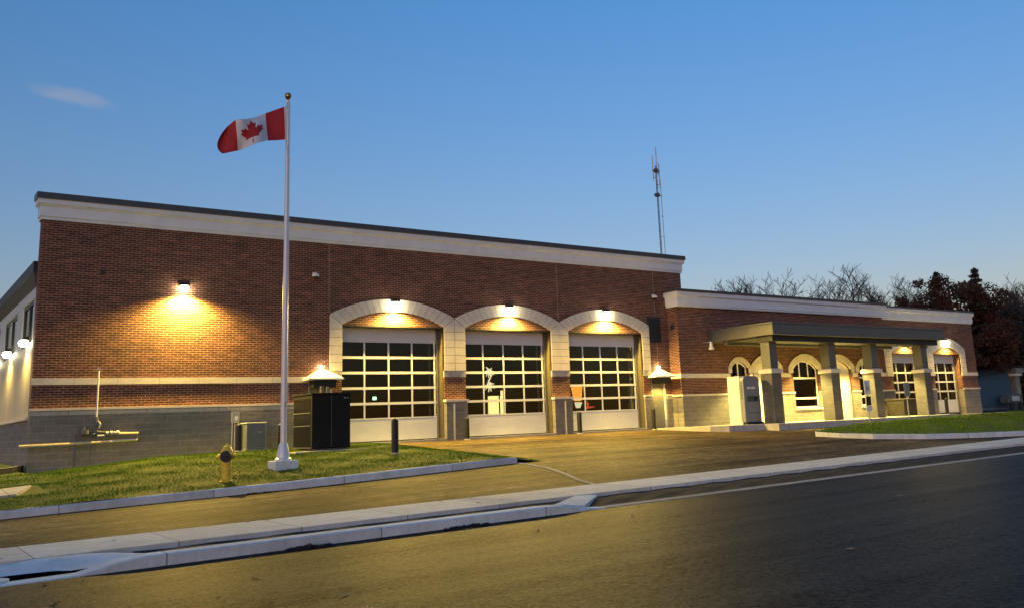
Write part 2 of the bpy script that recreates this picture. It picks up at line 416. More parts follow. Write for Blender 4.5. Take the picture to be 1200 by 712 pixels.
# lawn
lw = MB(); xs_ = lin(-25, 15.2, 100)
lw.grid(xs_, lin(-9.84, -.02, 24), lawn_z, 'lawn_soil')
lw.grid(lin(-25, 3.68, 60), lin(-.02, 30, 24), lambda x, y: lawn_z(x, y), 'lawn_soil')
struct('lawn', lw, 'short green front lawn between the kerb and the brick wall', 'lawn', recalc=False)
bd = MB(); bp = [(3.7, .3), (3.3, -.75), (2.6, -1.3), (1.5, -1.55), (-6, -1.7), (-25, -1.8)]
sweep(bd, [(x, y, lawn_z(x, y)) for x, y in bp], [(.07, -.2), (.07, .16), (-.07, .16), (-.07, -.2)][::-1], 'black_paint')
struct('bed_edging', bd, 'dark edging round the raised grass bed at the corner', 'edging')
bg = MB(); bpz = lawn_z(2, -1.5)+.15
bg.face([(3.68, .3, bpz+.06), (3.3, -.70, bpz), (2.6, -1.25, bpz), (1.5, -1.5, bpz), (-25, -1.75, bpz), (-25, 22, bpz+.5), (3.68, 22, bpz+.4)][::-1], 'lawn_soil')
struct('raised_bed', bg, 'raised grass bed lit yellow by the side wall lamps', 'grass bed')
pa = MB()
for a, b in ((3.25, 2.35), (2.3, .6), (.55, -1.2), (-1.25, -3)):
    pa.prismz([(a, -5.6-.15*(3.2-a)), (b, -5.6-.15*(3.2-b)), (b-.5, -7.3), (a-.5, -7.3)], lambda x, y: lawn_z(x, y)-.2, lambda x, y: lawn_z(x, y)+.045, 'slab_concrete')
struct('path', pa, 'pale stepping slabs set in the grass at the left edge', 'path')
# slab round the office wing
sl = MB()
sl.prismz([(28.3, -.1), (28.35, -3.6), (28.75, -4.3), (30.6, -4.6), (30.62, -5.35), (40.6, -5.5), (43, -5.3), (46.2, -4.5), (46.2, -.4)], -.9, .02, 'slab_concrete')
sl.prismz([(46.2, -.4), (46.2, -3.4), (56.5, -3.6), (70, -3.9), (70, 6), (56, 6), (56, -.4)], -.9, lambda x, y: -.03-.006*(x-46), 'slab_concrete')
struct('paving', sl, 'raised concrete paving along the office wing and under its canopy', 'paving')
# island lawn on the right
IS = [(28.15, -9.1), (28.0, -10.2), (28.05, -11.6), (29.0, -13.0), (30.4, -13.95), (32.2, -14.7), (34, -14.98), (50, -15.0), (110, -15.0), (110, -6), (72, -5.2), (52, -4.9), (44, -5.4), (38, -6.1), (33.5, -7.0), (30.2, -8.2)]
def isl_z(x, y): return lot(x, y)+.16+.05*sm((y+14)/5)
il = MB(); bm = bmesh.new()
vs = [bm.verts.new((x, y, 0)) for x, y in IS]; bm.faces.new(vs)
for k in range(28, 111, 3):
    g = bm.verts[:]+bm.edges[:]+bm.faces[:]; bmesh.ops.bisect_plane(bm, geom=g, plane_co=(k+.5, 0, 0), plane_no=(1, 0, 0))
for k in range(-15, -4, 2):
    g = bm.verts[:]+bm.edges[:]+bm.faces[:]; bmesh.ops.bisect_plane(bm, geom=g, plane_co=(0, k+.3, 0), plane_no=(0, 1, 0))
for v in bm.verts: v.co.z = isl_z(v.co.x, v.co.y)-.03
me = bpy.data.meshes.new('island_lawn'); bm.to_mesh(me); bm.free(); me.materials.append(M['lawn_soil'])
o = bpy.data.objects.new('island_lawn', me); COL.objects.link(o); tag(o, 'green grass island between the driveway and the office wing', 'lawn', None, 'structure')
ik = MB(); ip = [IS[-1], IS[0]]+IS[1:9]
sweep(ik, [(x, y, lot(x, y)) for x, y in [(30.2, -8.2), (28.6, -8.75), (28.15, -9.1), (28.0, -10.2), (28.05, -11.6), (29.0, -13.0), (30.4, -13.95), (32.2, -14.7), (34, -14.98)]+[(q, -15.0) for q in lin(38, 110, 12)]],
      [(0, -.3), (.01, .14), (-.03, .17), (-.18, .17), (-.18, -.3)], 'kerb_concrete')
struct('island_kerb', ik, 'curved pale kerb round the grass island, lit by the bay lamps', 'kerb')
# grass blades
def blades(name, label, polyf, box, n, h, w, zf, seed):
    rg = np.random.default_rng(seed); V = []; cnt = 0
    x = rg.uniform(box[0], box[1], n); y = rg.uniform(box[2], box[3], n)
    keep = np.array([polyf(a, b) for a, b in zip(x, y)]); x = x[keep]; y = y[keep]; n = len(x)
    z = np.array([zf(a, b) for a, b in zip(x, y)])
    t = rg.uniform(0, 6.283, n); hh = h*rg.uniform(.5, 1.4, n)*(1+.5*np.sin(x*2.3)*np.sin(y*3.1)); lean = rg.normal(0, .5, (n, 2))*hh[:, None]
    co = np.zeros((n, 3, 3))
    co[:, 0] = np.stack([x-w*np.cos(t), y-w*np.sin(t), z-.01], 1); co[:, 1] = np.stack([x+w*np.cos(t), y+w*np.sin(t), z-.01], 1)
    co[:, 2] = np.stack([x+lean[:, 0], y+lean[:, 1], z+hh], 1)
    me = bpy.data.meshes.new(name); me.vertices.add(n*3); me.vertices.foreach_set('co', co.ravel())
    me.loops.add(n*3); me.loops.foreach_set('vertex_index', np.arange(n*3, dtype=np.int32)); me.polygons.add(n)
    me.polygons.foreach_set('loop_start', np.arange(0, n*3, 3, dtype=np.int32)); me.materials.append(M['grass_blades']); me.update(); me.validate()
    o = bpy.data.objects.new(name, me); COL.objects.link(o); tag(o, label, 'grass', None, 'stuff')
def inlawn(x, y): return not (x < 3.4 and -7.5 < y < -5.4) and not (x < 3.6 and y > -1.6)
blades('grass', 'short green turf growing on the left lawn', inlawn, (-2, 15.1, -9.86, -.1), 150000, .034, .006, lawn_z, 1)
blades('grass', 'short yellow-lit turf growing on the raised corner bed', lambda x, y: y > -1.5 and y > -.7-(3.3-x)*.8, (-3, 3.6, -1.6, 9), 16000, .06, .008, lambda x, y: bpz, 2)
def inpoly(x, y, P=IS):
    c = False; j = len(P)-1
    for i in range(len(P)):
        if (P[i][1] > y) != (P[j][1] > y) and x < (P[j][0]-P[i][0])*(y-P[i][1])/(P[j][1]-P[i][1])+P[i][0]: c = not c
        j = i
    return c
blades('grass', 'short green turf growing on the right island', inpoly, (28, 75, -15, -5), 70000, .06, .012, lambda x, y: isl_z(x, y)-.03, 3)

# ------------------------------------------------------------------ fire station
FS = thing('fire_station', 'long red brick fire station with arched white bay doors and a lower office wing', 'building', (17, 0, 0))
DC = [15.63, 20.79, 25.93]; DW = 2.1; YW = -.65; XW = 29.74; XE = 55.35; XM0 = 3.8; XM1 = 30.8
def arcz(cx, hw, zs_, za, x):
    h = za-zs_; r = (hw*hw+h*h)/(2*h); return za-r+math.sqrt(max(r*r-(x-cx)**2, 0))
# brick walls of the main block
mw = MB()
cuts = [(12.28, 13.18, 2.30)]+[(c-DW, c+DW, 4.26) for c in DC]+[(28.5, 29.36, 2.30)]
x = XM0
for a, b, t in cuts+[(XM1, XM1, 0)]:
    if a > x:
        mw.box(x, a, 0, .42, 1.42, 7.25, 'brick')
        mw.box(x, a, -.035, .42, -1.3, 1.42, 'block')
    if b > a: mw.box(a, b, 0, .30, t, 7.25, 'brick')
    x = b
mw.box(12.9, 29.2, .45, .6, 4.5, 7.2, 'soffit')
mw.build('brick_wall', FS)
for a, z in ((13.04, 4.68), (23.36, 4.72), (28.98, 2.75)): MB().box(a-.012, a+.012, -.004, .0, z, 7.19, 'control_joint').build('control_joint', FS)
# plinth piers stand a little proud between the bays
for a, b, c in ((17.74, 18.68, 18.06), (22.90, 23.82, 23.42)):
    o = MB().box(a, b, -.13, -.037, -.2, 1.40, 'block').build('pier', FS)
    MB().tube([(c, -.16, -.1), (c, -.16, 1.33)], .035, 'galvanised', 8).build('conduit', o)
# belt course, sill and slope caps
def belt(a, b, y, z0, z1, pro, mat='limestone'): MB().box(a, b, y-pro, y+.05, z0, z1, mat).build('belt_course' if z0 > 2 else 'sill_course', FS)
for a, b in ((XM0-.03, 12.28), (13.18, 13.53), (28.02, 28.5), (29.36, XW)):
    belt(a, b, 0, 1.44, 1.505, .085, 'stone'); MB().box(a, b, -.048, -.036, 1.30, 1.425, 'slab_concrete').build('cap_course', FS)
for a, b in ((17.70, 18.72), (22.86, 23.86)): belt(a, b, 0, 1.415, 1.505, .17, 'stone')
for a, b in ((XM0-.012, DC[0]-2.575), (28.51, XW)): belt(a, b, 0, 2.2, 2.40, .03)
for a, b in ((17.72, 18.70), (22.88, 23.84)):
    MB().box(a, b, -.022, .05, 2.36, 2.598, 'slab_concrete').build('sloped_cap', FS)
for a, b in ((DC[0]-2.58, 13.52), (28.03, 28.51)): belt(a, b, 0, 2.36, 2.598, .02, 'slab_concrete')
# stone surrounds
def surround(cx, hw, tr, zbot, zi, za, zo, zoa, y, nv, left=True, right=True, jb=.30, pro=.05):
    s = MB(); g = .006; N_ = nv
    hwo = hw+tr
    for i in range(N_):
        t0 = -1+2*i/N_; t1 = -1+2*(i+1)/N_
        t0 += g/hw; t1 -= g/hw
        P = []
        for t in (t0, t1): P.append((cx+t*hw, arcz(cx, hw, zi, za, cx+t*hw), cx+t*hwo, arcz(cx, hwo, zo, zoa, cx+t*hwo)))
        (a, b, c, d), (e, f, g_, h) = P
        s.prism([(a, b), (e, f), (g_, h), (c, d)], y-pro, y+.02, 'stone')
    for sgn in (-1, 1):
        z = zbot
        zt = zi
        while z < zt-.05:
            z1 = min(z+jb, zt); last = z1 > zt-.02
            xi, xo = cx+sgn*hw, cx+sgn*(hwo-.003)
            q = [(xi, z+g), (xo, z+g), (xo, (zo if last else z1)-g*1.5), (xi, (z1 if not last else zi)-g)]
            if last: q = [(xi, z+g), (xo, z+g), (xo, zo-g*2.5), (xi, zi-g*1.5)]
            if sgn < 0: q = q[::-1]
            s.prism(q, y-pro, y+.02, 'stone'); z = z1
        s.box(min(xi, xi+sgn*.02), max(xi, xi+sgn*.02), y+.02, y+.05, zbot, zi, 'stone')
    # backing behind the joints
    pts_i = [(cx+hw*t, arcz(cx, hw, zi, za, cx+hw*t)) for t in lin(-1, 1, 24)]; pts_o = [(cx+(hwo-.004)*t, arcz(cx, hwo, zo, zoa, cx+(hwo-.004)*t)) for t in lin(-1, 1, 24)]
    for i in range(24): s.prism([pts_i[i], pts_i[i+1], pts_o[i+1], pts_o[i]], y-pro+.012, y+.015, 'soffit')
    for sgn in (-1, 1):
        a, b = sorted((cx+sgn*hw, cx+sgn*(hwo-.004))); s.box(a, b, y-pro+.012, y+.015, zbot, zi, 'soffit')
    return s
for c in DC:
    surround(c, DW, .4715, 2.60, 4.27, 4.80, 4.63, 5.27, 0, 19).build('arch_surround', FS)
# overhead doors
def overhead(cx, hw, y, z0, ztop, zg0, zg1, rows, cols, parent):
    f = MB(); x0, x1 = cx-hw, cx+hw-.16
    d = .05
    f.box(x0, x1, y, y+d, zg1, ztop-.0, 'white_metal')
    n = 7
    for i in range(n):
        a = z0+.05+(zg0-z0-.05)*i/n; b = z0+.05+(zg0-z0-.05)*(i+1)/n
        f.box(x0, x1, y+.004, y+d, a, b-.012, 'white_metal'); f.box(x0, x1, y+.014, y+d-.005, b-.012, b, 'white_metal')
    rh = (zg1-zg0)/rows
    for i in range(1, rows): f.box(x0, x1, y-.006, y+d, zg0+rh*i-.045, zg0+rh*i+.045, 'white_metal')
    f.box(x0, x1, y-.004, y+d, zg0-.005, zg0+.045, 'white_metal')
    cw = (x1-x0-.12)/cols
    for i in range(cols+1):
        a = x0+.03+cw*i; f.box(a, a+.06, y-.003, y+d-.002, zg0+.04, zg1+.005, 'white_metal')
    o = f.build('overhead_door', parent)
    g = MB().box(x0+.02, x1-.02, y+.022, y+.030, zg0+.02, zg1-.01, 'pane'); g.build('glazing', o)
    t = MB(); t.box(x0, cx+hw, y-.005, y+d, z0, z0+.045, 'fascia_dark'); t.build('bottom_seal', o)
    k = MB()
    for a in (x1+.02, x1+.09): k.box(a, a+.035, y-.05, y+.06, z0, ztop, 'track_metal')
    k.box(x1-.02, cx+hw, y+.07, y+.10, z0, ztop, 'fascia_dark')
    k.box(x1-.22, x1-.16, y+.16, y+.22, z0+.4, zg1+.4, 'pipe_pale')
    k.build('door_track', o)
    return o
for c in DC: overhead(c, DW, .34, .03, 4.26, .86, 3.68, 5, 4, FS)
th = MB()
for c in DC: th.box(c-DW, c+DW, -.16, .33, -.3, .035, 'slab_concrete')
th.build('door_threshold', FS)
fr = MB()   # lintel angle over each bay and steel jamb liner
for c in DC:
    fr.box(c-DW, c+DW, -.012, .3, 4.215, 4.262, 'fascia_dark')
    fr.box(c+DW-.03, c+DW, .06, .335, .04, 4.21, 'soffit_olive')
    fr.box(c-DW, c-DW+.03, .06, .335, .04, 4.21, 'soffit_olive')
fr.build('door_lintel', FS)
# cornices
def cornice(name, path, zbase, prof, caph, capo, par):
    c = MB(); sweep(c, [(x, y, zbase) for x, y in path], prof, 'cornice_paint')
    top = prof[-2][1]
    sweep(c, [(x, y, zbase) for x, y in path], [(-.45, top), (capo, top), (capo, top+caph), (-.45, top+caph+.02)], 'cap_metal')
    return c.build(name, par)
PROF = [(-.4, 0), (.05, 0), (.05, .09), (.085, .10), (.085, .40), (.12, .43), (.12, .455), (.17, .48), (.17, .63), (-.4, .63)]
cornice('cornice', [(XM0, .44), (XM0, 0), (XM1, 0), (XM1, .44)], 7.20, PROF, .19, .215, FS)
P2 = [(-.4, 0), (.05, 0), (.05, .08), (.085, .09), (.085, .44), (.11, .47), (.17, .50), (.17, .68), (-.4, .68)]
cornice('cornice', [(XW, -.02), (XW, YW-.10), (45.9, YW-.10), (45.9, YW+.2)], 5.49, [(o+.0, u) for o, u in P2], .12, .22, FS)
cornice('cornice', [(45.86, YW), (XE, YW), (XE, 8)], 5.40, P2, .09, .20, FS)
# wing walls
WA = dict(cx=33.7, hw=.58, z0=.65, zs=2.66, za=2.96, tr=.20, zo=2.78, zoa=3.20)
DA = dict(cx=35.65, hw=.92, z0=.02, zs=2.60, za=3.02, tr=.27, zo=2.74, zoa=3.32)
WB = dict(cx=38.65, hw=1.0, z0=.66, zs=2.60, za=3.04, tr=.33, zo=2.76, zoa=3.40)
DB = dict(cx=41.45, hw=1.0, z0=.02, zs=2.60, za=3.04, tr=.33, zo=2.76, zoa=3.40)
WC = dict(cx=43.72, hw=.52, z0=.65, zs=2.64, za=2.94, tr=.26, zo=2.78, zoa=3.22)
arches = [WA, DA, WB, DB, WC]
gar = [47.83, 52.05]; GW = 1.47
ww = MB(); x = XW; y0, y1 = YW, YW+.34
ops = [(w['cx']-w['hw'], w['cx']+w['hw'], w['z0'], w) for w in arches]+[(c-GW, c+GW, 0, None) for c in gar]
for a, b, zb_, w in ops+[(XE, XE, 0, None)]:
    ww.box(x, a, y0, y1, 1.40, 5.55, 'brick'); ww.box(x, a, y0-.03, y1, -1.2, 1.40, 'block')
    if b > a:
        if w:
            xs2 = lin(a, b, 14)
            for p, q in zip(xs2[:-1], xs2[1:]):
                za_, zq = arcz(w['cx'], w['hw'], w['zs'], w['za'], p), arcz(w['cx'], w['hw'], w['zs'], w['za'], q)
                ww.prism([(p, za_), (q, zq), (q, 5.55), (p, 5.55)], y0, y1, 'brick')
            if zb_ > .2: ww.box(a, b, y0-.03, y1, -1.2, zb_, 'block')
        else: ww.box(a, b, y0, y1, 3.5, 5.55, 'brick')
    x = b
ww.box(XW, XW+.3, YW+.34, .0, 1.40, 5.55, 'brick'); ww.box(XW-.03, XW+.3, YW+.34, -.0, -1.0, 1.40, 'block')
ww.box(XE-.3, XE, YW+.34, 13, 1.4, 5.55, 'brick'); ww.box(XE-.3, XE+.03, YW+.34, 13, -1.2, 1.4, 'block')
ww.build('wing_wall', FS)
segs_b = []; segs_s = []
x = XW-.03
for w in arches:
    segs_b.append((x, w['cx']-w['hw']-w['tr']*.55)); segs_s.append((x, w['cx']-w['hw'])); x = w['cx']+w['hw']+w['tr']*.55
    segs_s[-1] = (segs_s[-1][0], w['cx']-w['hw'])
prev = XW-.05; segs_s = []
for w in arches:
    segs_s.append((prev, w['cx']-w['hw'])); prev = w['cx']+w['hw']
segs_s.append((prev, gar[0]-GW)); segs_s.append((gar[0]+GW, gar[1]-GW)); segs_s.append((gar[1]+GW, XE+.06))
segs_b.append((x, gar[0]-GW-.62)); segs_b.append((gar[1]+GW+.62, XE+.03))
for a, b in segs_s: belt(a, b, YW, 1.39, 1.47, .08, 'stone')
for a, b in segs_b:
    if b > a: belt(a, b, YW, 2.21, 2.41, .035)
for c in (gar[0], ): belt(c+GW, c+GW+1.28, YW, 2.21, 2.41, .06, 'stone')
for a, b in ((gar[0]-GW-.62, gar[0]-GW), (gar[1]+GW, gar[1]+GW+.62)): belt(a, b, YW, 2.21, 2.41, .06, 'stone')
for a, b, c, d, nm in ((XW-.035, XW+.03, 2.21, 2.41, 'belt_course'), (XW-.08, XW+.03, 1.39, 1.47, 'sill_course')): MB().box(a, b, YW+.05, -.031 if c > 2 else -.076, c, d, 'stone').build(nm, FS)
for a, c, d, nm in ((XE+.035, 2.21, 2.41, 'belt_course'), (XE+.08, 1.39, 1.47, 'sill_course')): MB().box(XE-.03, a, YW+.05, 13, c, d, 'stone').build(nm, FS)
for w in (WA, WB, WC): MB().box(w['cx']-w['hw']-.1, w['cx']+w['hw']+.1, YW-.12, YW+.1, w['z0']-.09, w['z0']+.004, 'stone').build('window_sill', FS)
for w in arches: surround(w['cx'], w['hw'], w['tr'], 2.42, w['zs'], w['za'], w['zo'], w['zoa'], YW, 11, pro=.06).build('arch_surround', FS)
for c in gar: surround(c, GW, .62, 2.41, 3.52, 3.92, 3.80, 4.47, YW, 15, pro=.05).build('arch_surround', FS)
for c in gar: overhead(c, GW, YW+.36, .0, 3.5, .76, 2.98, 4, 3, FS)
def window(w, bars, rails):
    f = MB(); cx, hw, z0 = w['cx'], w['hw'], w['z0']; y = YW+.10
    T = lambda x: arcz(cx, hw, w['zs'], w['za'], x)
    for a in (cx-hw, cx+hw-.06): f.box(a, a+.06, y, y+.08, z0, w['zs'], 'frame_white')
    f.box(cx-hw, cx+hw, y, y+.08, z0, z0+.07, 'frame_white')
    for r in rails: f.box(cx-hw+.06, cx+hw-.06, y-.004, y+.078, r-.045, r+.045, 'frame_white')
    for q in bars: f.box(cx+q-.025, cx+q+.025, y-.002, y+.079, rails[0], T(cx+q)-.01, 'frame_white')
    xs3 = lin(-1, 1, 14)
    for p, q in zip(xs3[:-1], xs3[1:]):
        a, b = cx+p*hw, cx+q*hw; f.prism([(a, T(a)-.06), (b, T(b)-.06), (b, T(b)), (a, T(a))], y, y+.08, 'frame_white')
    o = f.build('window', FS)
    g = MB(); g.prism([(cx-hw+.03, z0+.03), (cx+hw-.03, z0+.03)]+[(cx+t*(hw-.03), T(cx+t*(hw-.03))-.03) for t in lin(1, -1, 12)], y+.035, y+.045, 'window_pane'); g.build('glazing', o)
    d = MB(); d.box(cx-hw, cx+hw, y+.5, y+.55, z0, w['za'], 'frame_dark'); d.build('blind', o)
window(WA, [0], [2.2]); window(WB, [-.34, .34], [2.16, 1.14]); window(WC, [0], [2.16, 1.14])
def arched_door(w, leaves):
    f = MB(); cx, hw = w['cx'], w['hw']; y = YW+.12; T = lambda x: arcz(cx, hw, w['zs'], w['za'], x)
    for a in (cx-hw, cx+hw-.09): f.box(a, a+.09, y, y+.1, .02, w['zs'], 'door_cream')
    f.box(cx-hw, cx+hw, y-.004, y+.1, 2.28, 2.38, 'door_cream')
    xs3 = lin(-1, 1, 14)
    for p, q in zip(xs3[:-1], xs3[1:]):
        a, b = cx+p*hw, cx+q*hw; f.prism([(a, T(a)-.08), (b, T(b)-.08), (b, T(b)), (a, T(a))], y, y+.1, 'door_cream')
    f.box(cx-.03, cx+.03, y-.002, y+.09, 2.38, w['za']-.03, 'door_cream')
    o = f.build('entrance_door', FS)
    wl = (2*hw-.18)/leaves
    for i in range(leaves):
        a = cx-hw+.09+wl*i; b = a+wl; l = MB()
        l.box(a+.004, a+.12, y+.02, y+.07, .04, 2.27, 'door_cream'); l.box(b-.12, b-.004, y+.02, y+.07, .04, 2.27, 'door_cream')
        l.box(a+.12, b-.12, y+.02, y+.07, .04, .34, 'door_cream'); l.box(a+.12, b-.12, y+.02, y+.07, 2.12, 2.27, 'door_cream'); l.box(a+.12, b-.12, y+.03, y+.06, .34, 2.12, 'kiosk_pale')
        l.build('door_leaf', o)
        h = MB().tube([(b-.06 if i == 0 else a+.06, y-.03, .9), (b-.06 if i == 0 else a+.06, y-.03, 1.25)], .014, 'galvanised', 6); h.build('handle', o)
    g = MB(); g.prism([(cx-hw+.05, 2.36)]+[(cx+hw-.05, 2.36)]+[(cx+t*(hw-.05), T(cx+t*(hw-.05))-.04) for t in lin(1, -1, 12)], y+.04, y+.05, 'kiosk_pale'); g.build('transom', o)
arched_door(DA, 2); arched_door(DB, 2)
# service doors with hoods in the main front
def service_door(x0, x1):
    d = MB(); d.box(x0+.06, x1-.06, .10, .15, .03, 1.93, 'door_grey'); d.box(x0+.06, x1-.06, .08, .15, 1.99, 2.26, 'frame_dark')
    for a in (x0, x1-.06): d.box(a, a+.06, .03, .2, .0, 2.28, 'frame_white' if a == x0 else 'frame_white')
    d.box(x0+.06, x1-.06, .04, .2, 1.93, 1.99, 'door_grey')
    o = d.build('service_door', FS)
    h = MB().tube([(x0+.14, .04, 1.0), (x0+.26, .04, 1.0)], .018, 'galvanised', 6); h.tube([(x0+.15, .1, 1.0), (x0+.15, .04, 1.0)], .014, 'galvanised', 6); h.build('handle', o)
    q = MB().box(x0+.03, x1-.03, -.42, -.001, 2.0, 2.268, 'black_paint'); q.build('door_head_box', FS)
    k = MB(); a, b = x0-.2, x1+.2; z = 2.27; yo = -.55
    k.hexa([(a, yo, z), (b, yo, z), (b, -.001, z), (a, -.001, z), (a, yo, z+.05), (b, yo, z+.05), (b, -.001, z+.05), (a, -.001, z+.05)], 'hood_white')
    xm = (a+b)/2
    k.face([(a, yo, z+.052), (b, yo, z+.052), (xm+.04, -.03, z+.42), (xm-.04, -.03, z+.42)], 'hood_white')
    k.face([(b, yo, z+.052), (b, -.03, z+.052), (xm+.04, -.03, z+.42)], 'hood_white'); k.face([(a, -.03, z+.052), (a, yo, z+.052), (xm-.04, -.03, z+.42)], 'hood_white')
    k.face([(b, -.03, z+.052), (a, -.03, z+.052), (xm-.04, -.03, z+.42), (xm+.04, -.03, z+.42)], 'hood_white')
    k.build('door_hood', FS)
    MB().lathe((xm, -.10, z+.40), [(.03, 0), (.05, .02), (.05, .07), (.02, .10)], 'lamp_lens', 12).build('hood_lamp', FS)
    for nm, zz, yy, pw, cn in (('hood_bulb', z+.60, -.16, 34, 130), ('door_fill', 1.97, -.30, 70, 158)):  # lower spot is an added fill under the hood, with no fixture there
        s = spot(nm, (xm, yy, zz), (0, -.12, -1), pw, cn, .5); s.parent = FS; s.location = Vector((xm, yy, zz))-Vector((17, 0, 0))
# louvre
lv = MB(); lv.box(28.47, 29.24, -.04, .0, 3.86, 5.05, 'frame_dark')
for i in range(9):
    z = 3.93+i*.122; lv.hexa([(28.52, -.075, z), (29.19, -.075, z), (29.19, -.045, z+.03), (28.52, -.045, z+.03), (28.52, -.075, z+.02), (29.19, -.075, z+.02), (29.19, -.045, z+.10), (28.52, -.045, z+.10)], 'fascia_dark')
lv.build('louvre_vent', FS)
# roofs, back walls, interior
rf = MB(); rf.box(XM0+.01, XM1, .44, 20, 5.75, 5.98, 'cap_metal'); rf.box(XW+.3, XE-.3, -.3, 13, 5.3, 5.5, 'cap_metal'); rf.box(XM0+.3, XM1, 19.8, 20, -1, 5.75, 'block'); rf.box(XM1-.3, XM1, .6, 20, -1, 7.2, 'brick')
rf.box(XW+.3, XE-.3, 12.8, 13, -1, 5.3, 'block'); rf.build('roof', FS)
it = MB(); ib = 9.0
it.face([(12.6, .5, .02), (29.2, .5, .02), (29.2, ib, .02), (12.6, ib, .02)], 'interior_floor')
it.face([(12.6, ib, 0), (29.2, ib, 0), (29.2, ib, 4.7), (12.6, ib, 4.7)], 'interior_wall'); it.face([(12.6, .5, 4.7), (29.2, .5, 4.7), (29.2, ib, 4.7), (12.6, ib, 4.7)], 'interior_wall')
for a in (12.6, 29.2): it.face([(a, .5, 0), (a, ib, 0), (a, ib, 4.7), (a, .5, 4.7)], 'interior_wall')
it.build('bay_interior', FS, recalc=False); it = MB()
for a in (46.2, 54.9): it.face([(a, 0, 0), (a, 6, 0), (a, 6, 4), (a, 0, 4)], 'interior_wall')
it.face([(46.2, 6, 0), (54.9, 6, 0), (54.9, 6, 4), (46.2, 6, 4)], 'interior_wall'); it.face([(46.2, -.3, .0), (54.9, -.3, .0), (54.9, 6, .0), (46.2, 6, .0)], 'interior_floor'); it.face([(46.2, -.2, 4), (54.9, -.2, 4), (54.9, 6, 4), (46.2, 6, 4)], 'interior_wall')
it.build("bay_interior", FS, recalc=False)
# interior details visible through the doors
di = MB(); di.box(25.4, 26.3, 8.9, 8.97, .02, 2.2, 'door_glow'); di.build('interior_door', FS)  # door surface emits by itself, standing in for light from a room beyond
# side wall on the left
sd = MB(); X0 = XM0+.012
sd.box(X0, X0+.3, .42, 20, -1.3, 1.2, 'block'); sd.box(X0-.06, X0+.1, .425, 20, 1.2, 1.27, 'stone')
n = 64
for i in range(n):
    a = .43+i*.3; sd.box(X0+.0, X0+.28, a, a+.28, 1.27, 3.45, 'siding_cream'); sd.box(X0+.02, X0+.26, a+.28, a+.3, 1.27, 3.45, 'siding_cream')
sd.box(X0, X0+.28, .43, 20, 4.9, 5.2, 'panel_pale'); sd.box(X0, X0+.28, .43, 20, 3.45, 3.5, 'panel_pale')
wy = [(.75, 3.4), (4.6, 8.3), (9.6, 13.2), (14.5, 18.2)]
y = .43
for a, b in wy+[(20, 20)]: sd.box(X0, X0+.28, y, a, 3.5, 4.9, 'panel_pale'); y = b
sd.build('side_wall', FS)
for a, b in wy:
    f = MB(); xx = X0+.05
    for q in (a, (a+b)/2-.06, b-.12): f.box(xx, xx+.1, q, q+.12, 3.5, 4.9, 'frame_dark')
    f.box(xx+.004, xx+.096, a, b, 4.78, 4.9, 'frame_dark'); f.box(xx+.004, xx+.096, a, b, 3.5, 3.6, 'frame_dark')
    o = f.build('window', FS); g = MB().box(xx+.04, xx+.05, a, b, 3.52, 4.88, 'window_pane'); g.build('glazing', o)
ev = MB(); ev.box(X0-.12, X0+.3, .45, 20.2, 5.62, 5.98, 'fascia_dark'); ev.hexa([(X0-.02, .45, 5.2), (X0+.3, .45, 5.2), (X0+.3, 20, 5.2), (X0-.02, 20, 5.2), (X0-.10, .45, 5.615), (X0+.3, .45, 5.615), (X0+.3, 20, 5.615), (X0-.10, 20, 5.615)], 'soffit_olive')
ev.build('eave', FS)
# canopy
cp = MB(); cx0, cx1, cyf = 31.72, 45.4, -4.56
cp.box(cx0, cx1, cyf, YW-.002, 3.86, 4.34, 'canopy_metal'); cp.box(cx0-.03, cx1+.03, cyf-.03, YW-.003, 4.342, 4.42, 'canopy_metal')
cp.box(cx0+.25, cx1-.25, -4.28, -3.3, 3.60, 3.857, 'fascia_dark'); cp.box(cx0+.25, cx1-.25, -1.6, -1.35, 3.66, 3.857, 'canopy_metal')
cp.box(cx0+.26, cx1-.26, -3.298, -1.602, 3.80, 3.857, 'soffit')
CP = cp.build('canopy', FS, bevel=.012)
for px in (32.32, 36.54, 39.88, 44.28):
    p = MB(); y = -3.72; a = .315
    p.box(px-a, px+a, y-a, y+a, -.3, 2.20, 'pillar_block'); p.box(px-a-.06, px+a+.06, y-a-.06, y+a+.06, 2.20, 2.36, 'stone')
    p.hexa([(px-a-.06, y-a-.06, 2.361), (px+a+.06, y-a-.06, 2.361), (px+a+.06, y+a+.06, 2.361), (px-a-.06, y+a+.06, 2.361), (px-.27, y-.27, 2.41), (px+.27, y-.27, 2.41), (px+.27, y+.27, 2.41), (px-.27, y+.27, 2.41)], 'stone')
    p.box(px-.25, px+.25, y-.25, y+.25, 2.41, 3.60, 'canopy_metal')
    p.build('pillar', CP)
for px in (34.5, 38.2, 42.0):
    q = MB().lathe((px, -2.5, 3.782), [(.05, 0), (.05, .017)], 'lamp_soft', 12); q.build('downlight', CP)

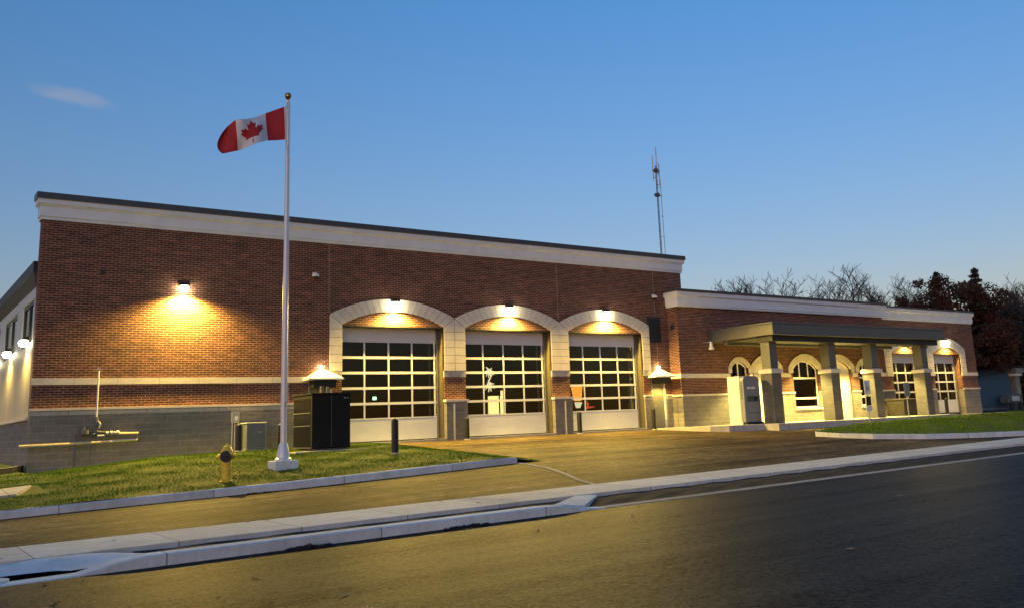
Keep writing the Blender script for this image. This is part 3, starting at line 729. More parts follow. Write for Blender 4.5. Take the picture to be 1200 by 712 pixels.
# ------------------------------------------------------------------ lamps
def spot(name, loc, aim, power, size=148, blend=.6, col=LAMP, rad=.08):
    l = bpy.data.lights.new(name, 'SPOT'); l.energy = power; l.spot_size = R(size); l.spot_blend = blend; l.color = col; l.shadow_soft_size = rad
    o = bpy.data.objects.new(name, l); COL.objects.link(o); o.location = loc
    o.rotation_euler = Vector(aim).to_track_quat('-Z', 'Y').to_euler(); return o
def wall_light(x, y, z, d, label, group='wall lights above the doors and along the walls', n=(0, -1), size=166, off=.17, tilt=.42):
    t = thing('wall_light', label, 'wall light', (x, y, z), group)
    def P(o, s, u): return (x+n[0]*o-n[1]*s, y+n[1]*o+n[0]*s, z+u)
    b = MB()
    b.hexa([P(0, -.15, .04), P(.20, -.15, .04), P(.20, .15, .04), P(0, .15, .04), P(0, -.17, .17), P(.10, -.17, .15), P(.10, .17, .15), P(0, .17, .17)], 'frame_dark')
    b.build('housing', t, bevel=.01)
    g = MB(); q_ = P(.125, 0, 0); g.lathe(q_, [(.03, -.155), (.085, -.14), (.125, -.10), (.14, -.05), (.13, .0), (.09, .035)], 'lamp_lens', 18)
    g.build('lens', t, smooth=True)
    s = spot('lamp_bulb', P(off, 0, -.15), (n[0]*tilt, n[1]*tilt, -1), d, size); s.parent = t; s.location = Vector(P(off, 0, -.15))-Vector((x, y, z))
    return t
wall_light(7.99, 0, 5.32, 2300, 'lit wall light alone on the brick left of the flagpole', size=158, off=.25, tilt=.20)
wall_light(DC[0], -.052, 5.10, 2650, 'lit wall light at the top of the arch over the leftmost bay door')
wall_light(DC[1], -.052, 5.10, 2650, 'lit wall light at the top of the arch over the middle of three bay doors')
wall_light(DC[2], -.052, 5.12, 2900, 'lit wall light over the bay door beside the brown louvre')
wall_light(47.83, YW-.052, 4.24, 900, 'lit wall light over the left wing garage door, tucked behind the canopy end')
wall_light(52.05, YW-.052, 4.24, 900, 'lit wall light over the small garage door at the far right end')
for yy, lb in ((1.5, 'lit wall light on the side wall nearest the brick corner'), (5.72, 'second lit wall light along the side wall from the brick corner'), (10, 'lit wall light on the side wall farthest from the brick corner')):
    wall_light(X0-.004, yy, 3.62, 280, lb, n=(-1, 0))
service_door(12.28, 13.18); service_door(28.5, 29.36)
for px in (34.5, 38.2, 42.0):
    s = spot('downlight_bulb', (px, -2.5, 3.74), (0, .0, -1), 1500, 108, .35, (1, .76, .20), .06); s.parent = CP
    s.location = Vector((px, -2.5, 3.74))-Vector((17, 0, 0))
for px in (15.6, 20.8, 25.9):
    l = bpy.data.lights.new('bay_lamp', 'AREA'); l.energy = 7; l.size = 1.6; l.color = (1, .85, .45); o = bpy.data.objects.new('bay_lamp', l); COL.objects.link(o); o.location = (px-17, 4.5, 4.6); o.parent = FS
l = bpy.data.lights.new('bay_lamp', 'AREA'); l.energy = 4; l.size = 1.6; l.color = (1, .85, .45); o = bpy.data.objects.new('bay_lamp', l); COL.objects.link(o); o.location = (50-17, 3, 3.9); o.parent = FS
# ------------------------------------------------------------------ flagpole and flag
px, py = 8.66, -7.5; pz = lawn_z(px, py)
fp_ = thing('flagpole', 'tall white flagpole on a square concrete footing in the lawn', 'flagpole', (px, py, pz))
b = MB().box(px-.30, px+.30, py-.30, py+.30, pz-.3, pz+.20, 'kerb_concrete'); b.build('footing', fp_, bevel=.02)
b = MB().lathe((px, py, pz+.201), [(.21, 0), (.21, .04), (.17, .07), (.155, .2), (.115, .38), (.095, .43)], 'pole_paint', 24); b.build('flash_collar', fp_, smooth=True)
b = MB().lathe((px, py, pz+.2), [(.080, .2), (.080, 2), (.048, 9.50-pz-.2)], 'pole_paint', 20); b.build('shaft', fp_, smooth=True)
b = MB().lathe((px, py, 9.50), [(.025, 0), (.03, .04), (.05, .055), (.078, .10), (.09, .155), (.078, .21), (.045, .235), (.0, .245)], 'gold', 20); b.build('ball_finial', fp_, smooth=True)
b = MB(); b.tube([(px-.045, py-.05, 9.45), (px-.07, py-.03, 8.4), (px-.02, py-.06, 8.0), (px+.05, py-.07, 7.75)], .010, 'flag_white', 6)
b.tube([(px+.055, py-.05, 9.4), (px+.06, py-.055, 5), (px+.085, py-.07, 1.2)], .005, 'flag_white', 5)
b.box(px-.02, px+.02, py-.13, py-.07, 1.15, 1.30, 'galvanised'); b.build('halyard', fp_)
FT = [(8.55, 9.316), (8.066, 9.076), (7.731, 8.87), (7.437, 8.712), (7.199, 8.691), (7.036, 8.51)]
FM = [(8.574, 8.848), (8.085, 8.67), (7.762, 8.497), (7.49, 8.357), (7.299, 8.292), (6.822, 8.053)]
FB = [(8.597, 8.38), (8.106, 8.273), (7.793, 8.118), (7.521, 7.982), (7.375, 7.918), (6.944, 7.768)]
FU = [0, .25, .43, .59, .74, 1.0]
def crv(P, u):
    x = np.interp(u, FU, [p[0] for p in P]); z = np.interp(u, FU, [p[1] for p in P]); return x, z
def crvs(P, u):   # smoothed
    a = [crv(P, min(max(u+d, 0), 1)) for d in (-.06, -.03, 0, .03, .06)]; w = (.12, .23, .3, .23, .12)
    if u < .06 or u > .94: return crv(P, u)
    return sum(q[0]*k for q, k in zip(a, w)), sum(q[1]*k for q, k in zip(a, w))
def flagpt(u, v):
    t, m_, b = crvs(FT, u), crvs(FM, u), crvs(FB, u)
    l0, l1, l2 = (1-v)*(1-2*v), 4*v*(1-v), v*(2*v-1)
    x = t[0]*l0+m_[0]*l1+b[0]*l2; z = t[1]*l0+m_[1]*l1+b[1]*l2
    y = py+.15*math.sin(u*7.5+v*1.6)*min(u*3, 1)+.055*math.sin(u*17-v*3)*u
    return (x, y, z)
path = "M 4890 4430 l -45 -863 -20 -60 131 -38 859 151 -116 -320 20 -73 941 -762 -212 -99 -34 -79 186 -572 -542 115 -73 -38 -105 -247 -423 454 -111 -57 204 -1052 -327 189 -91 -27 -332 -652 -332 652 -91 27 -327 -189 204 1052 -111 57 -423 -454 -105 247 -73 38 -542 -115 186 572 -34 79 -212 99 941 762 20 73 -116 320 859 -151 111 98 -45 863"
tk = path.split(); cx_, cy_ = float(tk[1]), float(tk[2]); LP = [(cx_, cy_)]
nums = [float(t) for t in tk[4:]]
for a, b in zip(nums[::2], nums[1::2]): cx_ += a; cy_ += b; LP.append((cx_, cy_))
LP = [(x/9600, y/4800) for x, y in LP]
NU, NV = 240, 130
flag = thing('flag', 'red and white flag with a red maple leaf flying from the tall pole', 'flag', (px-.08, py, 8.4))
regs = {k: MB() for k in ('red_hoist_band', 'white_field', 'red_fly_band', 'maple_leaf')}
P = [[flagpt(i/NU, j/NV) for j in range(NV+1)] for i in range(NU+1)]
for i in range(NU):
    u = (i+.5)/NU
    for j in range(NV):
        v = (j+.5)/NV
        k = 'red_hoist_band' if u < .25 else 'red_fly_band' if u > .75 else 'maple_leaf' if (.26 < u < .74 and inpoly(u, v, LP)) else 'white_field'
        regs[k].face([P[i][j], P[i+1][j], P[i+1][j+1], P[i][j+1]], 'flag_white' if k == 'white_field' else 'flag_red')
for k, nm in (('red_hoist_band', 'red_band'), ('white_field', 'white_field'), ('red_fly_band', 'red_band'), ('maple_leaf', 'maple_leaf')):
    o = regs[k].build(nm, flag, recalc=False); bm = bmesh.new(); bm.from_mesh(o.data); bmesh.ops.remove_doubles(bm, verts=bm.verts, dist=1e-5); bm.to_mesh(o.data); bm.free()
    o.data.polygons.foreach_set('use_smooth', [True]*len(o.data.polygons))
b = MB(); b.face([(px-.05, py-.01, 9.33), (px-.115, py-.01, 9.318), (px-.07, py-.01, 8.38), (px-.03, py-.01, 8.38)], 'flag_white'); b.build('hoist_sleeve', flag, recalc=False)

# ------------------------------------------------------------------ hydrant
hx, hy = 6.84, -8.76; hz = lawn_z(hx, hy)-.03
hd = thing('fire_hydrant', 'yellow fire hydrant with a large black outlet beside the lawn kerb', 'hydrant', (hx, hy, hz))
b = MB().lathe((hx, hy, hz), [(.15, 0), (.15, .04), (.115, .06), (.112, .52), (.15, .53), (.15, .57), (.118, .58), (.118, .68), (.14, .69), (.14, .72), (.125, .74), (.10, .80), (.06, .845), (.035, .855)], 'hydrant_yellow', 24); b.build('barrel', hd, smooth=True)
b = MB().lathe((hx, hy, hz+.85), [(.028, 0), (.028, .05), (.02, .055)], 'hydrant_yellow', 5); b.build('operating_nut', hd)
dv = Vector((-.42, -.9, 0)).normalized(); c0 = Vector((hx, hy, hz+.60))
b = MB().tube([c0+dv*.05, c0+dv*.15], .085, 'hydrant_yellow', 16); b.tube([c0+dv*.15, c0+dv*.19], [.135, .13], 'black_paint', 20); b.tube([c0+dv*.19, c0+dv*.225], .03, 'black_paint', 6); b.build('pumper_outlet', hd)
pv = Vector((dv.y, -dv.x, 0))
for s in (-1, 1):
    b = MB().tube([c0+pv*s*.08, c0+pv*s*.16], .05, 'hydrant_yellow', 12); b.tube([c0+pv*s*.16, c0+pv*s*.20], .06, 'hydrant_yellow', 8); b.tube([c0+pv*s*.20, c0+pv*s*.225], .02, 'hydrant_yellow', 5); b.build('hose_outlet', hd)

# ------------------------------------------------------------------ bollards
def bollard(x, y, z, h, label, r_=.105):
    t = thing('bollard', label, 'bollard', (x, y, z), 'black bollards')
    b = MB().lathe((x, y, z-.05), [(r_, 0), (r_, h-.03), (r_*.96, h), (r_*.6, h+.04), (0.001, h+.05)], 'black_paint', 20); b.build('post', t, smooth=True)
    b = MB().lathe((x, y, z-.02), [(r_+.03, 0), (r_+.03, .05), (r_+.004, .06)], 'slab_concrete', 18); b.build('collar', t)
    return t
bollard(9.41, -1.61, lawn_z(9.41, -1.61), .88, 'black bollard on the lawn right behind the hydrant')
bollard(10.02, -3.62, lawn_z(10.0, -3.62), .93, 'black bollard half hidden behind the flagpole')
bollard(12.45, -6.28, lawn_z(12.45, -6.28), 1.02, 'black bollard on the lawn before the leftmost bay door')
bollard(18.45, -.42, lot(18.45, -.4), .86, 'black bollard at the left foot of the middle bay door', .09)
bollard(23.92, -.42, lot(23.8, -.4), .92, 'black bollard at the left foot of the rightmost large bay door', .10)
bollard(28.22, -.3, lot(28.3, -.5), .95, 'black bollard left of the grey service door by the wing', .09)
bollard(50.35, -1.3, -.05, .95, 'black bollard at the small garage door on the far right', .10)

# ------------------------------------------------------------------ generator
gz = -.20
pd = MB(); pd.box(10.35, 12.75, -3.95, -1.5, gz-.5, gz+.12, 'slab_concrete'); pd.build('generator_pad', None, bevel=.01)
tag(bpy.data.objects['generator_pad'], 'low concrete pad in the lawn under the black cabinet', 'concrete pad')
g0, g1, gf, gb = 11.03, 12.30, -3.5, -1.92; gb0 = gz+.12
gn = thing('generator', 'big matte black generator cabinet on a concrete pad in the lawn', 'generator', (11.6, -2.7, gb0))
b = MB().box(g0, g1, gf, gb, gb0+.06, gb0+1.72, 'generator_black'); b.box(g0+.05, g1-.05, gf+.05, gb-.05, gb0, gb0+.06, 'pipe_dark'); b.build('enclosure', gn, bevel=.02)
b = MB().hexa([(g0-.03, gf-.03, gb0+1.721), (g1+.03, gf-.03, gb0+1.721), (g1+.03, gb+.03, gb0+1.721), (g0-.03, gb+.03, gb0+1.721), (g0-.03, gf-.03, gb0+1.76), (g1+.03, gf-.03, gb0+1.76), (g1+.03, gb+.03, gb0+1.80), (g0-.03, gb+.03, gb0+1.80)], 'generator_black'); b.build('roof', gn)
for z0, z1 in ((.12, .74), (.78, 1.14), (1.17, 1.60)):
    b = MB().box(g0-.012, g0+.01, gf+.12, gb-.08, gb0+z0, gb0+z1, 'black_panel'); b.build('side_panel', gn, bevel=.004)
b = MB()
for z0 in (.755, 1.15, .085): b.box(g0-.02, g0-.001, gf+.1, gb-.06, gb0+z0, gb0+z0+.02, 'galvanised')
b.build('panel_trim', gn)
b = MB().box((g0+g1)/2-.006, (g0+g1)/2+.006, gf-.006, gf+.01, gb0+.1, gb0+1.68, 'pipe_dark'); b.box(g1-.22, g1-.17, gf-.02, gf, gb0+1.58, gb0+1.62, 'galvanised'); b.box(g1-.12, g1-.08, gf-.02, gf, gb0+1.58, gb0+1.62, 'galvanised'); b.build('latch', gn)
b = MB().tube([(11.75, -2.5, gb0+1.75), (11.75, -2.5, gb0+2.02)], .06, 'pipe_dark', 10); b.tube([(11.95, -2.5, gb0+1.75), (11.95, -2.5, gb0+2.0)], .045, 'pipe_dark', 10); b.build('exhaust_stack', gn)
# ------------------------------------------------------------------ condenser, electric box
a0, a1, af, ab, az = 9.86, 10.50, -.95, -.25, lawn_z(10.2, -.6)
ac = thing('condenser_unit', 'grey louvred air conditioner condenser standing against the block wall', 'air conditioner', (10.18, -.6, az))
b = MB()
b.box(a0+.03, a1-.03, af+.03, ab-.03, az+.06, az+.84, 'pipe_dark')
for i in range(15):
    z = az+.08+i*.051; b.box(a0, a1, af, ab, z, z+.034, 'condenser_grey')
for x in (a0-.005, a1-.03):
    for y in (af-.005, ab-.03): b.box(x, x+.035, y, y+.035, az+.06, az+.86, 'condenser_grey')
b.build('louvred_body', ac)
b = MB().box(a0-.02, a1+.02, af-.02, ab+.02, az+.86, az+.91, 'condenser_lid'); b.build('lid', ac, bevel=.015)
b = MB().box(a0-.05, a1+.05, af-.05, ab+.05, az-.06, az+.06, 'slab_concrete'); b.build('base', ac)
b = MB().box(a0+.36, a0+.48, af-.012, af+.001, az+.57, az+.62, 'galvanised'); b.build('badge', ac)
eb = thing('electrical_box', 'small grey electrical box with conduits on the block wall', 'electrical box', (9.72, -.035, 1.0))
b = MB().box(9.62, 9.86, -.17, -.036, .90, 1.26, 'galvanised'); b.build('cabinet', eb, bevel=.01)
b = MB().box(9.72, 9.80, -.182, -.169, 1.0, 1.1, 'sign_white'); b.build('label_plate', eb)
for x in (9.66, 9.74): b = MB().tube([(x, -.09, .9), (x, -.09, -.05)], .018, 'galvanised', 6); b.build('conduit', eb)
# ------------------------------------------------------------------ gas meter set
gm = thing('gas_meter', 'gas meter pipework with a tall pale vent pipe on the block wall', 'gas meter', (5.4, -.15, .4))
Y_ = -.20
b = MB().tube([(5.55, Y_, 1.22), (5.55, Y_, 2.66)], .026, 'pipe_pale', 8); b.box(5.50, 5.60, Y_-.05, Y_+.05, 2.63, 2.68, 'pipe_pale'); b.build('vent_pipe', gm)
b = MB().tube([(3.55, Y_-.02, .44), (5.0, Y_-.02, .455), (6.72, Y_-.02, .49), (6.74, Y_-.02, .69), (6.2, Y_-.02, .70)], .042, 'pipe_yellow', 8); b.build('supply_pipe', gm)
b = MB().tube([(5.0, Y_, -.3), (5.0, Y_, .68), (5.25, Y_, .68), (5.58, Y_, .72), (5.58, Y_, .78), (6.25, Y_, .70)], .034, 'pipe_dark', 8); b.tube([(5.42, Y_, -.1), (5.42, Y_, .68)], .018, 'pipe_dark', 6); b.tube([(6.42, Y_, .15), (6.42, Y_, .68)], .015, 'pipe_dark', 6); b.build('riser_pipe', gm)
b = MB().tube([(5.55, Y_, 1.20), (5.55, Y_, .98), (5.52, Y_, .9)], [.06, .075, .05], 'pipe_dark', 10); b.tube([(5.60, Y_-.05, 1.1), (5.66, Y_-.06, 1.0), (5.63, Y_-.05, .88)], .022, 'pipe_pale', 6); b.build('regulator', gm)
b = MB().tube([(5.24, Y_-.01, .72), (5.24, Y_-.01, .84)], .13, 'pipe_dark', 14); b.tube([(5.20, Y_-.01, .84), (5.20, Y_-.01, .93)], .06, 'pipe_dark', 10); b.build('pressure_regulator', gm)
b = MB()
for x, r_ in ((5.86, .06), (5.98, .07), (6.09, .05), (6.16, .07)): b.tube([(x-.04, Y_, .72), (x+.04, Y_, .715)], r_, 'galvanised', 10)
b.tube([(5.6, Y_-.02, .66), (5.8, Y_-.02, .66)], .028, 'pipe_pale', 8); b.build('valve', gm)
# ------------------------------------------------------------------ cameras
def camera_dome(x, y, z, label):
    t = thing('security_camera', label, 'camera', (x, y, z), 'dome cameras on the brick front')
    b = MB().box(x-.07, x+.07, y-.10, y, z+.05, z+.16, 'sign_white'); b.build('bracket', t, bevel=.01)
    b = MB().lathe((x, y-.13, z-.10), [(.001, 0), (.06, .01), (.10, .05), (.115, .10)], 'black_paint', 18); b.build('dome', t, smooth=True)
    b = MB().lathe((x, y-.13, z), [(.125, 0), (.125, .07), (.06, .12)], 'sign_white', 18); b.build('cap', t, smooth=True)
camera_dome(12.47, 0, 5.93, 'white dome camera high on the brick left of the leftmost arch')
camera_dome(28.92, 0, 5.92, 'white dome camera on the brick above the brown louvre')
t = thing('security_light', 'small white security light under the canopy end by the brick wall', 'security light', (31.35, -1.3, 3.75))
b = MB().tube([(31.3, YW-.001, 3.84), (31.3, -1.2, 3.84)], .03, 'galvanised', 8); b.build('arm', t)
b = MB().lathe((31.3, -1.2, 3.48), [(.12, 0), (.13, .06), (.08, .12), (.07, .30), (.05, .36)], 'sign_white', 16); b.build('head', t, smooth=True)
t = thing('wall_sensor', 'small dark sensor on the brick return beside the wing corner', 'sensor', (XW, -.3, 4.55))
b = MB().box(XW-.10, XW-.001, -.42, -.28, 4.5, 4.68, 'frame_dark'); b.build('body', t, bevel=.01); b = MB().lathe((XW-.10, -.35, 4.46), [(.03, 0), (.05, .05)], 'black_paint', 10); b.build('eye', t)
t = thing('wall_sensor', 'small dark fitting alone high on the brick near the left corner', 'sensor', (6.0, 0, 5.9))
b = MB().box(5.46, 5.60, -.05, -.001, 5.60, 5.74, 'frame_dark'); b.build('body', t, bevel=.01)
# ------------------------------------------------------------------ kiosk cabinet
k0, k1, kf, kbk = 30.70, 31.74, -3.5, -2.55
ks = thing('kiosk', 'tall grey vending-style cabinet with a cream louvred side standing left of the pillars', 'cabinet', (31.2, -3, .02))
b = MB()
b.prism([(k0, .12), (k1, .12), (k1, 1.93), (k1-.05, 2.05), (k1-.16, 2.11), (k0+.16, 2.11), (k0+.05, 2.05), (k0, 1.93)], kf, kf+.24, 'kiosk_grey')
b.build('front_cabinet', ks, bevel=.012)
b = MB().box(k0+.02, k1-.02, kf+.242, kbk+.0, .12, 2.12, 'kiosk_pale'); b.box(k0+.0, k0+.021, kf+.26, kbk-.03, .2, 1.94, 'kiosk_pale')
for i in range(5): b.box(k0-.012, k0+.001, kf+.30, kbk-.06, 1.2+i*.14, 1.24+i*.14, 'kiosk_pale')
b.build('rear_housing', ks, bevel=.008)
b = MB().box(k0+.13, k1-.10, kf-.025, kf-.001, .26, 1.98, 'kiosk_grey'); b.build('front_door', ks, bevel=.01)
b = MB().box(k0+.16, k1-.13, kf-.031, kf-.026, 1.00, 1.24, 'kiosk_dark'); b.box(k0+.62, k0+.78, kf-.045, kf-.031, 1.04, 1.20, 'black_paint'); b.build('dispensing_slot', ks)
b = MB().box(k0+.16, k1-.13, kf-.029, kf-.026, .50, .53, 'kiosk_dark')
for i, q in enumerate((.2, .27, .34, .45, .52, .59, .66)): b.box(k0+q, k0+q+.055, kf-.030, kf-.026, 1.545, 1.64, 'sign_white')
b.build('lettering_strip', ks)
b = MB()
for i in range(6): b.box(k0-.014, k0+.0, kf+.09, kf+.15, 1.12+i*.13, 1.20+i*.13, 'kiosk_dark')
b.build('side_vent', ks)
b = MB().box(k0+.03, k1+.06, kf-.05, kbk-.03, .02, .119, 'black_paint')
b.box(k0+.01, k0+.03, kf+.2, kbk, .02, .118, 'kiosk_pale'); b.build('skid_base', ks)
# ------------------------------------------------------------------ signs, bin
sx, sy = 36.40, -5.75; sz = lot(sx, sy)
t = thing('parking_sign', 'small white accessible parking sign on a thin post before the middle pillars', 'sign', (sx, sy, sz))
b = MB().tube([(sx, sy, sz-.1), (sx, sy, 1.75)], .03, 'galvanised', 6); b.build('post', t)
b = MB().box(sx-.22, sx+.20, sy-.045, sy-.03, 1.12, 1.74, 'sign_white'); b.build('plate', t); MB().box(sx-.22, sx+.20, sy-.045, sy-.03, .35, .60, 'sign_white').build('plate', t)
b = MB().box(sx-.18, sx+.16, sy-.049, sy-.046, .62, 1.02, 'black_paint')
ic = (sx-.02, 1.42)
b.box(ic[0]-.05, ic[0]-.01, sy-.049, sy-.046, ic[1]-.02, ic[1]+.10, 'black_paint'); b.tube([(ic[0]-.03, sy-.047, ic[1]+.15), (ic[0]-.03, sy-.05, ic[1]+.15)], .03, 'black_paint', 10)
ringp = [(ic[0]+.0+.085*math.cos(a), sy-.048, ic[1]-.06+.085*math.sin(a)) for a in lin(R(110), R(400), 14)]; b.tube(ringp, .014, 'black_paint', 5)
b.box(ic[0]-.01, ic[0]+.07, sy-.049, sy-.046, ic[1]-.02, ic[1]+.01, 'black_paint'); b.box(ic[0]+.06, ic[0]+.085, sy-.049, sy-.046, ic[1]-.12, ic[1], 'black_paint'); b.build('symbol', t)
sx, sy = 39.5, -5.75; sz = .0
t = thing('sign_post', 'blank backed sign plate on a thin post before the dark bin', 'sign', (sx, sy, sz))
b = MB().tube([(sx, sy, sz-.1), (sx, sy, 1.62)], .03, 'galvanised', 6); b.build('post', t)
b = MB().prism([(sx-.19, .97), (sx+.19, .97), (sx+.22, 1.0), (sx+.22, 1.58), (sx+.19, 1.61), (sx-.19, 1.61), (sx-.22, 1.58), (sx-.22, 1.0)], sy-.045, sy-.03, 'sign_back'); b.build('plate', t)
bn = thing('waste_bin', 'large brown lidded waste bin in front of the left wing garage door', 'bin', (45.55, -1.6, 0))
b = MB().hexa([(44.80, -2.1, .05), (46.45, -2.1, .05), (46.45, -1.2, .05), (44.80, -1.2, .05), (44.70, -2.2, .86), (46.55, -2.2, .86), (46.55, -1.1, .86), (44.70, -1.1, .86)], 'bin_brown'); b.build('body', bn, bevel=.02)
b = MB().hexa([(44.65, -2.24, .861), (46.60, -2.24, .861), (46.60, -1.06, .861), (44.65, -1.06, .861), (44.65, -2.24, .90), (46.60, -2.24, .90), (46.60, -1.06, .96), (44.65, -1.06, .96)], 'bin_brown'); b.build('lid', bn)
for x in (44.95, 46.25):
    for y in (-2.0, -1.3): b = MB().tube([(x-.03, y, .03), (x+.03, y, .03)], .05, 'black_paint', 8); b.build('wheel', bn)
# ------------------------------------------------------------------ lit items inside the bays
def bow(x, y, z, s, label, mat='string_light'):
    t = thing('light_decoration', label, 'decoration', (x, y, z), 'lit ribbon decorations behind the doors')
    b = MB(); rr = random.Random(3)
    for lx, lz, n in ((0, .32, 9), (0, -.32, 9)):
        for i in range(n):
            a = i*2*math.pi/n+rr.random()*.5; q = .14+.12*rr.random()
            mid = (x+s*(lx+q*.6*math.cos(a)), y, z+s*(lz+q*.6*math.sin(a)+.05)); end = (x+s*(lx+q*1.3*math.cos(a)), y+.02, z+s*(lz+q*1.3*math.sin(a)))
            b.tube([(x+s*lx, y, z+s*lz), mid, end], [s*.03, s*.045, s*.018], mat, 5)
    b.tube([(x+s*.12, y, z+s*.42), (x+s*.22, y, z+s*.28), (x+s*.02, y, z), (x-s*.05, y, z-s*.2)], s*.04, mat, 6); b.build('ribbon', t)
    c = MB().box(x-.05*s, x+.05*s, y+.03, y+.06, z-.3*s, z+.3*s, 'frame_dark'); c.build('backboard', t)
bow(20.68, 1.4, 2.36, .85, 'white lit ribbon shape behind the middle bay door')
bow(46.75, .7, 2.3, 1.1, 'bright white lit ribbon behind the left garage door of the wing', 'string_light_bright')
t = thing('notice_board', 'dark square board on the wall behind the middle bay door', 'board', (22.6, 3.9, 2.1))
b = MB().box(22.05, 22.85, 3.9, 3.95, 1.75, 2.95, 'frame_dark'); b.build('board', t); b = MB().box(22.0, 22.9, 3.88, 3.91, 2.95, 3.0, 'black_panel'); b.build('frame', t)
for x in (22.1, 22.8): b = MB().tube([(x, 3.93, .02), (x, 3.93, 1.76)], .03, 'frame_dark', 6); b.build('leg', t)
t = thing('exit_sign', 'small glowing green exit light inside the leftmost bay', 'exit light', (16.25, 3.0, 1.6))
b = MB().box(16.18, 16.32, 3.0, 3.05, 1.66, 1.78, 'exit_green'); b.build('lamp', t); b = MB().tube([(16.25, 3.03, 1.78), (16.25, 3.03, 4.69)], .015, 'frame_dark', 5); b.build('hanger', t)
t = thing('warning_beacon', 'orange and red glowing emergency light inside the rightmost large bay', 'beacon', (25.32, 1.2, .02))
b = MB().tube([(25.17, 1.25, .02), (25.17, 1.25, 1.35)], .04, 'frame_dark', 8); b.build('stand', t)
b = MB().hexa([(25.02, 1.15, 1.36), (25.34, 1.15, 1.36), (25.34, 1.35, 1.36), (25.02, 1.35, 1.36), (24.88, 1.15, 1.98), (25.42, 1.15, 1.98), (25.42, 1.35, 1.98), (24.88, 1.35, 1.98)], 'beacon_orange'); b.build('lamp', t, bevel=.04)
b = MB().hexa([(25.10, 1.16, 1.05), (25.24, 1.16, 1.05), (25.24, 1.3, 1.05), (25.10, 1.3, 1.05), (25.02, 1.16, 1.3), (25.36, 1.16, 1.3), (25.36, 1.3, 1.3), (25.02, 1.3, 1.3)], 'string_light'); b.build('marker_lens', t)
b = MB().tube([(25.58, 1.2, 1.35), (25.72, 1.2, 1.2), (25.64, 1.2, 1.05), (26.07, 1.2, 1.08)], [.03, .05, .06, .02], 'beacon_red', 6); b.build('red_lens', t)
# ------------------------------------------------------------------ mast
mx, my = 44.0, 15.0
ms = thing('radio_mast', 'thin lattice radio mast rising behind the roof', 'mast', (mx, my, -.3))
b = MB(); c3 = [(mx+.05*math.cos(a), my+.05*math.sin(a)) for a in (R(90), R(210), R(330))]
for x, y in c3: b.tube([(x, y, -.3), (x, y, 18.2)], .022, 'pipe_dark', 5)
z = 0; i = 0
while z < 18:
    a, c_ = c3[i % 3], c3[(i+1) % 3]; b.tube([(a[0], a[1], z), (c_[0], c_[1], z+.35)], .006, 'pipe_dark', 4, False); z += .15; i += 1
b.build('lattice', ms)
b = MB().tube([(mx+.42, my, -.3), (mx+.36, my, 17.2), (mx+.1, my, 18.0)], .018, 'pipe_dark', 5)
for z in (11.5, 13, 14.5, 16): b.tube([(mx+.15, my, z), (mx+.5, my, z)], .012, 'pipe_dark', 4)
b.build('cable', ms)
for x, z0, z1 in ((mx-.28, 17.1, 18.9), (mx+.1, 17.6, 19.6), (mx+.30, 16.6, 18.4)):
    b = MB().tube([(x, my, z0), (x, my, z1)], .045, 'flag_white', 6); b.tube([(x, my, z0+.2), (mx, my, z0+.2)], .02, 'pipe_dark', 4); b.build('antenna', ms)
for z in (16.0, 17.8):
    b = MB().tube([(mx-.35, my, z), (mx+.35, my, z)], .035, 'pipe_dark', 6); b.box(mx-.15, mx+.12, my-.12, my+.12, z-.1, z+.15, 'pipe_dark'); b.build('bracket', ms)
# ------------------------------------------------------------------ trees
def branch(mb, p, d, r_, ln, lvl, rr, mat, spread):
    nseg = 4 if lvl > 1 else 3; pts = [p]; q = p; dd = d
    for i in range(nseg):
        dd = (dd+Vector((rr.gauss(0, .15), rr.gauss(0, .15), rr.gauss(0, .10)+.05))).normalized(); q = q+dd*ln/nseg; pts.append(q)
    mb.tube(pts, [max(r_*(1-.55*i/nseg), .017) for i in range(nseg+1)], mat, 6 if lvl > 2 else (4 if lvl > 1 else 3), False)
    if lvl == 0: return
    n = (0, 5, 6, 6)[lvl]
    for k in range(n):
        t = .30+.70*(k+rr.random()*.6)/n; i = min(int(t*nseg), nseg-1); b0 = pts[i].lerp(pts[i+1], min(t*nseg-i, 1))
        a = rr.uniform(0, 6.28); s = Vector((math.cos(a), math.sin(a), rr.uniform(-.15, .5)))
        nd = (dd*(1-spread)+s*spread).normalized(); branch(mb, b0, nd, r_*.48, ln*rr.uniform(.45, .62), lvl-1, rr, mat, spread)
def bare_tree(x, y, h, label, seed, wide=.45, lean=0, z=-.4):
    rr = random.Random(seed); t = thing('bare_tree', label, 'tree', (x, y, z), 'leafless trees behind the station')
    tr = MB(); cr = MB(); base = Vector((x, y, z)); th_ = h*.50; top = base+Vector((lean, 0, th_))
    tr.tube([base, base+Vector((lean*.4, 0, th_*.5)), top], [h*.020, h*.016, h*.012], 'bark', 8)
    for k in range(6):
        a = k*1.05+rr.random()*.6; f = .78+.045*k
        d = Vector((math.cos(a)*wide, math.sin(a)*wide, 1)).normalized()
        branch(cr, base+Vector((lean*f, 0, th_*f)), d, h*.0075, h*.30*rr.uniform(.85, 1.1), 3, rr, 'twig', .52)
    zm = max(v[2] for v in cr.v); z0 = z+th_*.78; f = (z+h-z0)/(zm-z0)
    cr.v = [(v[0], v[1], z0+(v[2]-z0)*f) for v in cr.v]
    tr.build('trunk', t, smooth=True); cr.build('crown', t, recalc=False)
    return t
bare_tree(62.9, 25, 13.2, 'slim leafless tree leftmost above the wing roof', 11, .40)
bare_tree(66.6, 25, 13.9, 'leafless tree second from the left above the wing roof', 12, .50)
bare_tree(79.8, 25, 15.6, 'tall wide leafless tree above the right half of the wing roof', 23, .75, -1.2)
bare_tree(87.6, 25, 15.0, 'leafless tree next to the russet tree', 14, .60)
